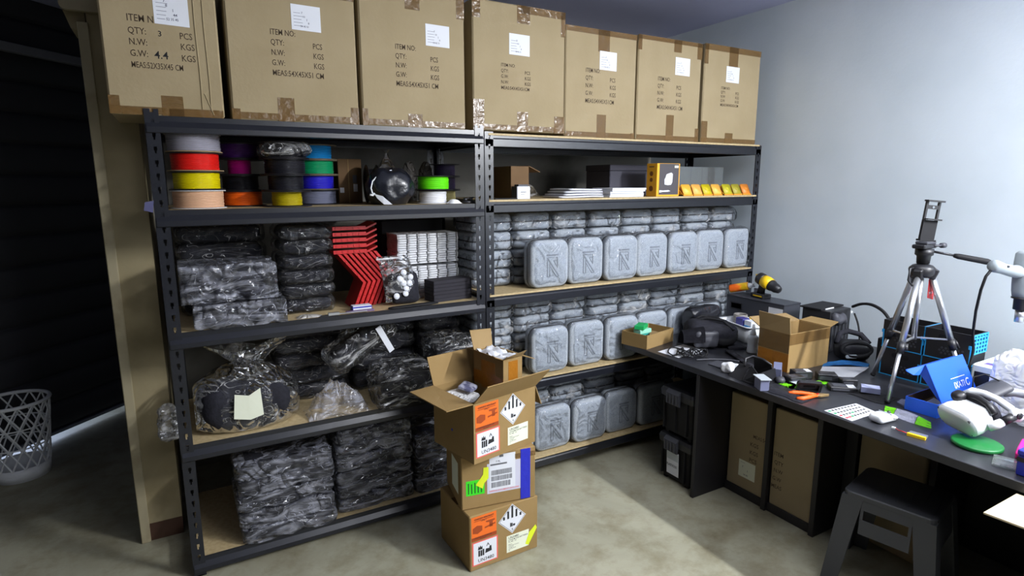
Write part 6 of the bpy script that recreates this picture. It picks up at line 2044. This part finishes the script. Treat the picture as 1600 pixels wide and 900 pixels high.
# blue edged folding crates, two by two
def fold_crate(label, y0, z, L, H=0.132):
    D_ = 0.135
    t = thing('folding_crate', label, 'crate', (2.945, y0, z), group='black folding crates with blue edging')
    mb = MB(); th = 0.005
    mb.box(0, D_, 0, L, 0, th); mb.box(0, th, 0, L, th, H); mb.box(D_ - th, D_, 0, L, th, H); mb.box(th, D_ - th, 0, th, th, H); mb.box(th, D_ - th, L - th, L, th, H)
    obj('crate_body', mb, M['black_plastic'], t)
    mb = MB()
    mb.box(-0.002, 0.0, 0, L, 0.0005, 0.004)
    obj('blue_edge', mb, M['sky_blue'], t)
    for yy in (0.0, L - 0.006):
        obj('blue_corner', MB().box(-0.002, 0.0, yy, yy + 0.004, 0.004, 0.075), M['sky_blue'], t)
        obj('blue_hook', MB().box(-0.004, 0.0, yy - 0.000, yy + 0.009, 0.070, 0.085), M['sky_blue'], t)
    hp = MB(); hp.prism(rrect(0.075, 0.022, 0.010, 4, L / 2, H - 0.030), -0.0015, 0, 'x')
    obj('handle_recess', hp, M['black_matte'], t)
    for r in range(3):
        for c in range(5):
            if r < 2:
                continue
    vent = MB()
    for r in range(3):
        for c in range(6):
            cy = 0.030 + 0.016 * c + (0.008 if r % 2 else 0); cz_ = 0.030 + 0.012 * r
            vent.prism([(cy + 0.005 * math.cos(k * PI / 3), cz_ + 0.005 * math.sin(k * PI / 3)) for k in range(6)], -0.0012, 0, 'x')
    o = obj('vent_holes', vent, M['dark_grey'], t)
    # end panel of blue lattice
    fr = MB()
    fr.box(0.0, D_, -0.004, 0.0, H - 0.006, H); fr.box(0.0, D_, -0.004, 0.0, 0.045, 0.050)
    for k in range(6):
        u = 0.0 + k * (D_ - 0.009) / 5
        fr.box(u, u + 0.009, -0.004, 0.0, 0.050, H - 0.006)
    for k in range(4):
        zz = 0.062 + 0.017 * k
        fr.box(0.0, D_, -0.0036, -0.0004, zz, zz + 0.006)
    obj('lattice_end', fr, M['sky_blue'], t)
    return t
fold_crate('lower blue edged crate farther from the camera, next to the low black box', -1.222, Z, 0.175)
fold_crate('upper blue edged crate farther from the camera', -1.222, Z + 0.133, 0.175)
fold_crate('lower blue edged crate next to the white machine', -1.408, Z, 0.180)
fold_crate('upper blue edged crate with lattice end facing the camera', -1.408, Z + 0.133, 0.180)

# tripod
t = thing('tripod', 'aluminium camera tripod with phone holder standing on the bench before the crates', 'tripod', (2.790, -1.255, Z))
HUB = Vector((0, 0, 0.525))
feet = [Vector((0.074, 0.191, 0.0)), Vector((-0.238, -0.042, 0.0)), Vector((0.132, -0.170, 0.0))]
for f in feet:
    top = HUB + Vector((f.x, f.y, 0)).normalized() * 0.034
    foot = Vector((f.x, f.y, 0.009))
    d = foot - top
    lg = MB(); lg.sm = True
    a = top + d * 0.02; b_ = top + d * 0.56
    lg.tube([a, b_], 0.0125, 14)
    o = obj('leg', lg, M['alu'], t)
    lower = MB(); lower.sm = True
    lower.tube([top + d * 0.585, foot], 0.0085, 12)
    obj('lower_tube', lower, M['alu'], o)
    cl = MB(); cl.sm = True
    cl.tube([top + d * 0.54, top + d * 0.62], [0.0165, 0.0145], 12)
    cl.bar(top + d * 0.545 + Vector((0.010, -0.012, 0)), top + d * 0.60 + Vector((0.012, -0.016, 0)), 0.014, 0.010)
    obj('leg_clamp', cl, M['black_plastic'], o)
    rf = MB(); rf.sm = True
    rf.tube([foot + Vector((0, 0, -0.006)) - d.normalized() * 0.014, foot + Vector((0, 0, -0.002))], 0.0105, 12)
    obj('rubber_foot', rf, M['black_matte'], o)
    br = MB()
    br.bar(Vector((0, 0, 0.245)), top + d * 0.54, 0.010, 0.005)
    obj('brace', br, M['alu'], t)
mb = MB(); mb.sm = True
mb.tube([(0, 0, 0.235), (0, 0, 0.51)], 0.011, 14)
obj('centre_tube', mb, M['alu'], t)
mb = MB(); mb.sm = True
mb.lathe([(0, 0.505), (0.030, 0.508), (0.046, 0.520), (0.048, 0.548), (0.036, 0.560), (0.016, 0.566), (0, 0.566)], 24)
obj('shoulder', mb, M['black_plastic'], t)
for f in feet:
    dd = Vector((f.x, f.y, 0)).normalized()
    obj('leg_joint', MB().bar(HUB + dd * 0.030 + Vector((0, 0, -0.022)), HUB + dd * 0.045 + Vector((0, 0, 0.022)), 0.034, 0.034), M['black_plastic'], t, bevel=0.005)
mb = MB(); mb.sm = True
mb.tube([(-0.052, 0.01, 0.55), (-0.075, 0.01, 0.548), (-0.082, 0.01, 0.50), (-0.062, 0.0, 0.475)], 0.004, 8)
obj('carry_hook', mb, M['black_plastic'], t)
mb = MB(); mb.sm = True
mb.lathe([(0, 0.566), (0.024, 0.567), (0.026, 0.598), (0.034, 0.604), (0.034, 0.628), (0.0, 0.630)], 20)
obj('pan_head', mb, M['black_plastic'], t)
obj('tilt_plate', MB().box(-0.055, 0.045, -0.026, 0.026, 0.631, 0.648), M['black_plastic'], t, bevel=0.004)
obj('quick_release', MB().box(-0.034, 0.040, -0.024, 0.024, 0.6485, 0.660), M['dark_grey'], t, bevel=0.003)
mb = MB(); mb.sm = True
mb.tube([(0.02, -0.026, 0.642), (0.06, -0.034, 0.642)], 0.005, 8); mb.tube([(0.058, -0.034, 0.642), (0.078, -0.038, 0.642)], 0.011, 12)
obj('lock_knob', mb, M['dark_grey'], t)
mb = MB(); mb.sm = True
mb.tube([(0.015, -0.030, 0.618), (0.065, -0.090, 0.604)], 0.005, 8)
obj('pan_rod', mb, M['black_plastic'], t)
mb = MB(); mb.sm = True
mb.tube([(0.060, -0.084, 0.605), (0.070, -0.096, 0.602), (0.135, -0.172, 0.584), (0.142, -0.180, 0.582)], [0.008, 0.0115, 0.0125, 0.010], 12)
obj('pan_grip', mb, M['black_matte'], t)
# phone holder facing the camera
ph = Matrix.Translation((0.0, 0, 0.660)) @ Matrix.Rotation(math.radians(-26), 4, 'Z') @ Matrix.Rotation(math.radians(5), 4, 'Y')
mb = MB()
mb.box(-0.035, 0.035, -0.012, 0.012, 0.0, 0.008, ph)
mb.box(-0.031, 0.031, -0.006, 0.006, 0.008, 0.088, ph)
obj('holder_base', mb, M['black_matte'], t)
mb = MB()
mb.box(-0.031, -0.023, -0.005, 0.005, 0.088, 0.168, ph); mb.box(0.023, 0.031, -0.005, 0.005, 0.088, 0.168, ph)
mb.box(-0.023, 0.023, -0.004, 0.004, 0.134, 0.150, ph)
obj('holder_rails', mb, M['black_plastic'], t)
mb = MB()
mb.box(-0.036, 0.036, -0.020, 0.006, 0.164, 0.171, ph)
obj('upper_jaw', mb, M['black_plastic'], t)
mb = MB()
mb.box(-0.028, 0.036, -0.022, 0.006, 0.089, 0.095, ph)
obj('lower_jaw', mb, M['black_plastic'], t)
obj('screw', MB().cyl(ph @ Vector((0.0, -0.006, 0.142)), ph @ Vector((0, -0.0015, 0.142)), 0.005, n=12), M['chrome'], t)
tg = MB()
tg.slab([(0.012, -0.026, 0.500), (0.058, -0.026, 0.500), (0.066, -0.026, 0.408), (0.016, -0.026, 0.420)], (0.001, 0.002, 0))
tgo = obj('hang_tag', tg, mat('red_tag', (186, 30, 38), 0.5), t, label='red hang tag with pale lettering')
obj('tag_print', text_mb([('TIPOD', 0.018, 0.436, 0.014, 0.85)], (0, -0.0268, 0), (1, 0, 0), (0, 0, 1)), M['paper'], tgo)

# white machine with coloured stripes
t = thing('desktop_machine', 'low white machine with violet and green stripes on top near the crates', 'machine', (2.900, -1.960, Z))
w, d, h = 0.40, 0.525, 0.160
obj('housing', MB().box(0, w, 0, d, 0, h), mat('machine_white', (214, 222, 218), 0.45), t, bevel=0.006)
obj('violet_stripe', MB().box(0.028, 0.060, 0.06, d - 0.03, h, h + 0.0008), mat('violet_print', (98, 74, 142), 0.5), t)
obj('green_stripe', MB().box(0.062, 0.090, 0.06, d - 0.03, h, h + 0.0008), mat('mint_print', (176, 220, 190), 0.5), t)
obj('small_print', MB().box(0.100, 0.108, 0.20, d - 0.16, h, h + 0.0008), mat('grey_print', (120, 112, 160), 0.5), t)
obj('dark_port', MB().box(-0.0012, 0, d - 0.085, d - 0.012, 0.055, 0.130), M['black_plastic'], t)
solo('tube_scrap', 'little brown plastic piece lying on top of the white machine', 'scrap', MB().box(-0.02, 0.02, -0.008, 0.008, 0, 0.010), mat('rust_plastic', (150, 96, 78), 0.5), (2.965, -1.545, Z + 0.1608), 0.9, bevel=0.003)

# crumpled white carrier bag
mb = MB(); mb.sm = True
mb.rbox(0.14, 0.26, 0.245, 0.06, 24, (0, 0, 0.1235), clampbox(both(lumps(6, 0.03, 3), crinkle(9, 0.05, 6), crinkle(18, 0.02, 2)), (-0.075, -0.16, -0.123), (0.070, 0.15, 0.16)))
solo('carrier_bag', 'crumpled translucent white carrier bag between headset and white machine', 'bag', mb, M['film_white'], (2.825, -1.700, Z))

# white headset resting on a green disc
mb = MB(); mb.sm = True
mb.lathe([(0, 0), (0.070, 0.0), (0.074, 0.004), (0.074, 0.012), (0.070, 0.015), (0, 0.014)], 36)
solo('green_disc', 'round green plastic disc on the bench edge under the white headset', 'disc', mb, M['green'], (2.418, -1.668, Z))
VR = Matrix.Translation((2.480, -1.602, Z + 0.072)) @ Matrix.Rotation(math.radians(-116), 4, 'Z') @ Matrix.Rotation(math.radians(24), 4, 'X')
t = thing('headset', 'white virtual reality headset with grey and black straps resting on the green disc', 'headset')
VR = VR @ Matrix.Scale(0.90, 4)
t.matrix_world = VR
mb = MB(); mb.sm = True
def vs_(y, w, h, r, dz=0.0):
    return [(u, y, v + dz) for u, v in rrect(w, h, r, 8)]
mb.loft([vs_(-0.052, 0.150, 0.060, 0.028), vs_(-0.048, 0.176, 0.086, 0.040), vs_(-0.038, 0.188, 0.098, 0.046), vs_(-0.010, 0.186, 0.100, 0.046), vs_(0.030, 0.168, 0.092, 0.042), vs_(0.052, 0.140, 0.078, 0.036)])
obj('visor', mb, M['white_plastic'], t)
mb = MB(); mb.sm = True
mb.loft([vs_(-0.0400, 0.1890, 0.0990, 0.0465), vs_(-0.0392, 0.1894, 0.0994, 0.0467), vs_(-0.0385, 0.1890, 0.0990, 0.0465)], cap=False)
obj('face_seam', mb, M['grey_plastic'], t)
for u, v in ((-0.075, 0.030), (0.075, 0.030), (0.070, -0.030), (-0.070, -0.030)):
    obj('camera_eye', MB().cyl((u, -0.0515 + 0.008, v), (u, -0.049, v), 0.005, n=12), M['black_plastic'], t)
mb = MB(); mb.sm = True
mb.loft([vs_(0.046, 0.150, 0.088, 0.040), vs_(0.060, 0.156, 0.094, 0.044), vs_(0.082, 0.150, 0.088, 0.040), vs_(0.084, 0.120, 0.060, 0.028), vs_(0.056, 0.110, 0.050, 0.024)])
obj('face_cushion', mb, M['black_cloth'], t)
mb = MB(); mb.sm = True
mb.rbox(0.05, 0.05, 0.045, 0.02, 8, (-0.060, 0.035, 0.052), lumps(20, 0.004, 2))
obj('top_pad', mb, M['black_plastic'], t)
mb = MB(); mb.sm = True
mb.tube([(-0.085, 0.045, 0.030), (-0.05, 0.062, 0.048), (0.0, 0.068, 0.052), (0.05, 0.062, 0.046), (0.085, 0.05, 0.025)], 0.013, 10)
obj('brow_cushion', mb, M['black_plastic'], t)
for s in (-1, 1):
    mb = MB(); mb.sm = True
    mb.tube([(s * 0.088, 0.010, -0.014), (s * 0.097, 0.040, -0.012), (s * 0.100, 0.075, -0.008)], [0.017, 0.017, 0.014], 12)
    obj('strap_mount', mb, M['white_plastic'], t)
    mb = MB(); mb.sm = True
    mb.tube([(s * 0.100, 0.060, -0.008), (s * 0.103, 0.105, -0.004)], [0.016, 0.016], 12)
    obj('dark_sleeve', mb, M['black_plastic'], t)
    mb = MB(); mb.sm = True
    mb.cyl((s * 0.088, 0.118, -0.004), (s * 0.114, 0.118, -0.004), 0.024, n=28)
    obj('pivot', mb, M['white_plastic'], t)
    mb = MB(); mb.sm = True
    mb.cyl((s * 0.114, 0.118, -0.004), (s * 0.1155, 0.118, -0.004), 0.013, n=24)
    obj('pivot_disc', mb, M['black_plastic'], t)
    mb = MB(); mb.sm = True
    mb.tube([(s * 0.100, 0.125, -0.006), (s * 0.094, 0.18, -0.020), (s * 0.075, 0.225, -0.030)], [0.016, 0.015, 0.014], 12)
    obj('side_arm', mb, M['grey_plastic'], t)
mb = MB(); mb.sm = True
mb.tube([(-0.075, 0.225, -0.030), (-0.05, 0.252, -0.030), (0.0, 0.265, -0.028), (0.05, 0.252, -0.030), (0.075, 0.225, -0.030)], 0.017, 12)
obj('rear_cradle', mb, M['white_plastic'], t)
mb = MB(); mb.sm = True
mb.tube([(-0.060, 0.065, 0.046), (-0.050, 0.090, 0.054), (-0.01, 0.105, 0.050), (0.04, 0.112, 0.040), (0.085, 0.118, 0.014)], [0.017, 0.016, 0.014, 0.014, 0.015], 12)
obj('halo_band', mb, M['white_plastic'], t)
mb = MB(); mb.sm = True
mb.rbox(0.10, 0.12, 0.020, 0.009, 10, (-0.050, 0.160, 0.036), lambda p, nn: Vector((0, 0, -6.0 * p.x * p.x)))
obj('rear_pad', mb, M['dark_grey'], t)
mb = MB(); mb.sm = True
mb.tube([(-0.075, 0.11, 0.050), (-0.095, 0.14, 0.080), (-0.080, 0.18, 0.080), (-0.05, 0.21, 0.042)], 0.003, 6)
obj('thin_cable', mb, M['black_matte'], t)

# magenta holder and blue toolbox at the picture edge
t = thing('magenta_holder', 'glossy magenta plastic holder beside the blue toolbox', 'holder', (2.475, -1.800, Z), math.radians(12))
mb = MB()
mb.prism([(-0.055, 0.0), (-0.062, 0.022), (-0.035, 0.034), (0.05, 0.040), (0.06, 0.0)], -0.035, 0.035, 'y')
obj('holder_body', mb, M['pink'], t, bevel=0.003)
obj('dark_slot', MB().box(-0.030, 0.030, -0.0362, -0.035, 0.008, 0.022), mat('dark_magenta', (120, 16, 70), 0.4), t)
t = thing('toolbox', 'small blue metal toolbox with black band at the bench edge', 'toolbox', (2.285, -2.05, Z))
obj('box_body', MB().box(0, 0.16, 0, 0.225, 0, 0.066), M['navy'], t, bevel=0.003)
obj('black_band', MB().box(-0.001, 0.161, -0.001, 0.226, 0.046, 0.060), M['black_plastic'], t)
obj('lid', MB().box(-0.002, 0.162, -0.002, 0.227, 0.0665, 0.084), M['navy'], t, bevel=0.003)
obj('rivet', MB().cyl((-0.004, 0.200, 0.052), (-0.001, 0.200, 0.052), 0.005, n=14), M['chrome'], t)
solo('acrylic_plate', 'small clear acrylic plate lying beside the green disc', 'plate', MB().box(-0.045, 0.045, -0.03, 0.03, 0, 0.006), M['acrylic'], (2.345, -1.775, Z), 0.3)

# hot air gun held above the white machine, its stand outside the picture
M['gun_grey'] = mat('gun_grey_plastic', (150, 160, 166), 0.4)
t = thing('heat_gun', 'pale grey hot air gun pointing down above the white machine', 'tool', (2.925, -1.560, 1.235), math.radians(-24))
mb = MB(); mb.sm = True
mb.loft([[(u, v, 0.095) for u, v in rrect(0.060, 0.056, 0.022, 6)], [(u, v, 0.085) for u, v in rrect(0.078, 0.072, 0.028, 6)], [(u, v, 0.02) for u, v in rrect(0.082, 0.076, 0.030, 6)], [(u, v, -0.06) for u, v in rrect(0.074, 0.068, 0.028, 6)], [(u, v, -0.085) for u, v in rrect(0.066, 0.060, 0.026, 6)]])
obj('motor_housing', mb, M['gun_grey'], t)
mb = MB(); mb.sm = True
mb.tube([(-0.025, 0, 0.018), (-0.06, 0.002, 0.018), (-0.105, 0.002, 0.030), (-0.140, 0.002, 0.040), (-0.152, 0.002, 0.043)], [0.030, 0.023, 0.0215, 0.025, 0.020], 14)
obj('handle', mb, M['gun_grey'], t)
mb = MB(); mb.sm = True
mb.lathe([(0, -0.0855), (0.036, -0.0855), (0.036, -0.091), (0.027, -0.092), (0.026, -0.135), (0.0, -0.135)], 24)
obj('nozzle_collar', mb, M['black_plastic'], t)
mb = MB(); mb.sm = True
mb.lathe([(0, -0.135), (0.017, -0.135), (0.016, -0.185), (0.0, -0.185)], 20)
obj('nozzle', mb, M['alu'], t)
for k in range(5):
    obj('vent', MB().box(-0.030 + 0.010 * k, -0.025 + 0.010 * k, -0.0395, -0.036, 0.045, 0.078), M['dark_grey'], t)
obj('rating_plate', MB().box(-0.026, 0.000, -0.0385, -0.0345, -0.05, 0.005), M['black_plastic'], t)
obj('screw', MB().cyl((-0.10, -0.021, 0.040), (-0.10, -0.0155, 0.040), 0.004, n=10), M['dark_grey'], t)
mb = MB(); mb.sm = True
GI = (Matrix.Translation((2.925, -1.560, 1.235)) @ Matrix.Rotation(math.radians(-24), 4, 'Z')).inverted()
mb.tube([GI @ Vector(p_) for p_ in ((2.789, -1.498, 1.262), (2.770, -1.490, 1.235), (2.775, -1.478, 1.180), (2.830, -1.450, 1.086), (2.895, -1.4250, 0.978), (2.925, -1.4235, 0.900), (2.915, -1.4235, 0.845), (2.905, -1.4235, 0.800))], 0.0052, 8)
obj('power_cord', mb, M['black_matte'], t)
t2 = thing('tool_stand', 'steel column stand holding the hot air gun, past the picture edge', 'stand', (3.14, -1.80, 0.8515))
obj('column', MB().cyl((0, 0, 0.012), (0, 0, 0.47), 0.014, n=18), M['alu'], t2)
obj('base_plate', MB().box(-0.07, 0.07, -0.09, 0.09, 0, 0.012), M['black_plastic'], t2, bevel=0.003)
obj('arm', MB().bar((0, 0, 0.42), (-0.176, 0.206, 0.42), 0.022, 0.022), M['alu'], t2)
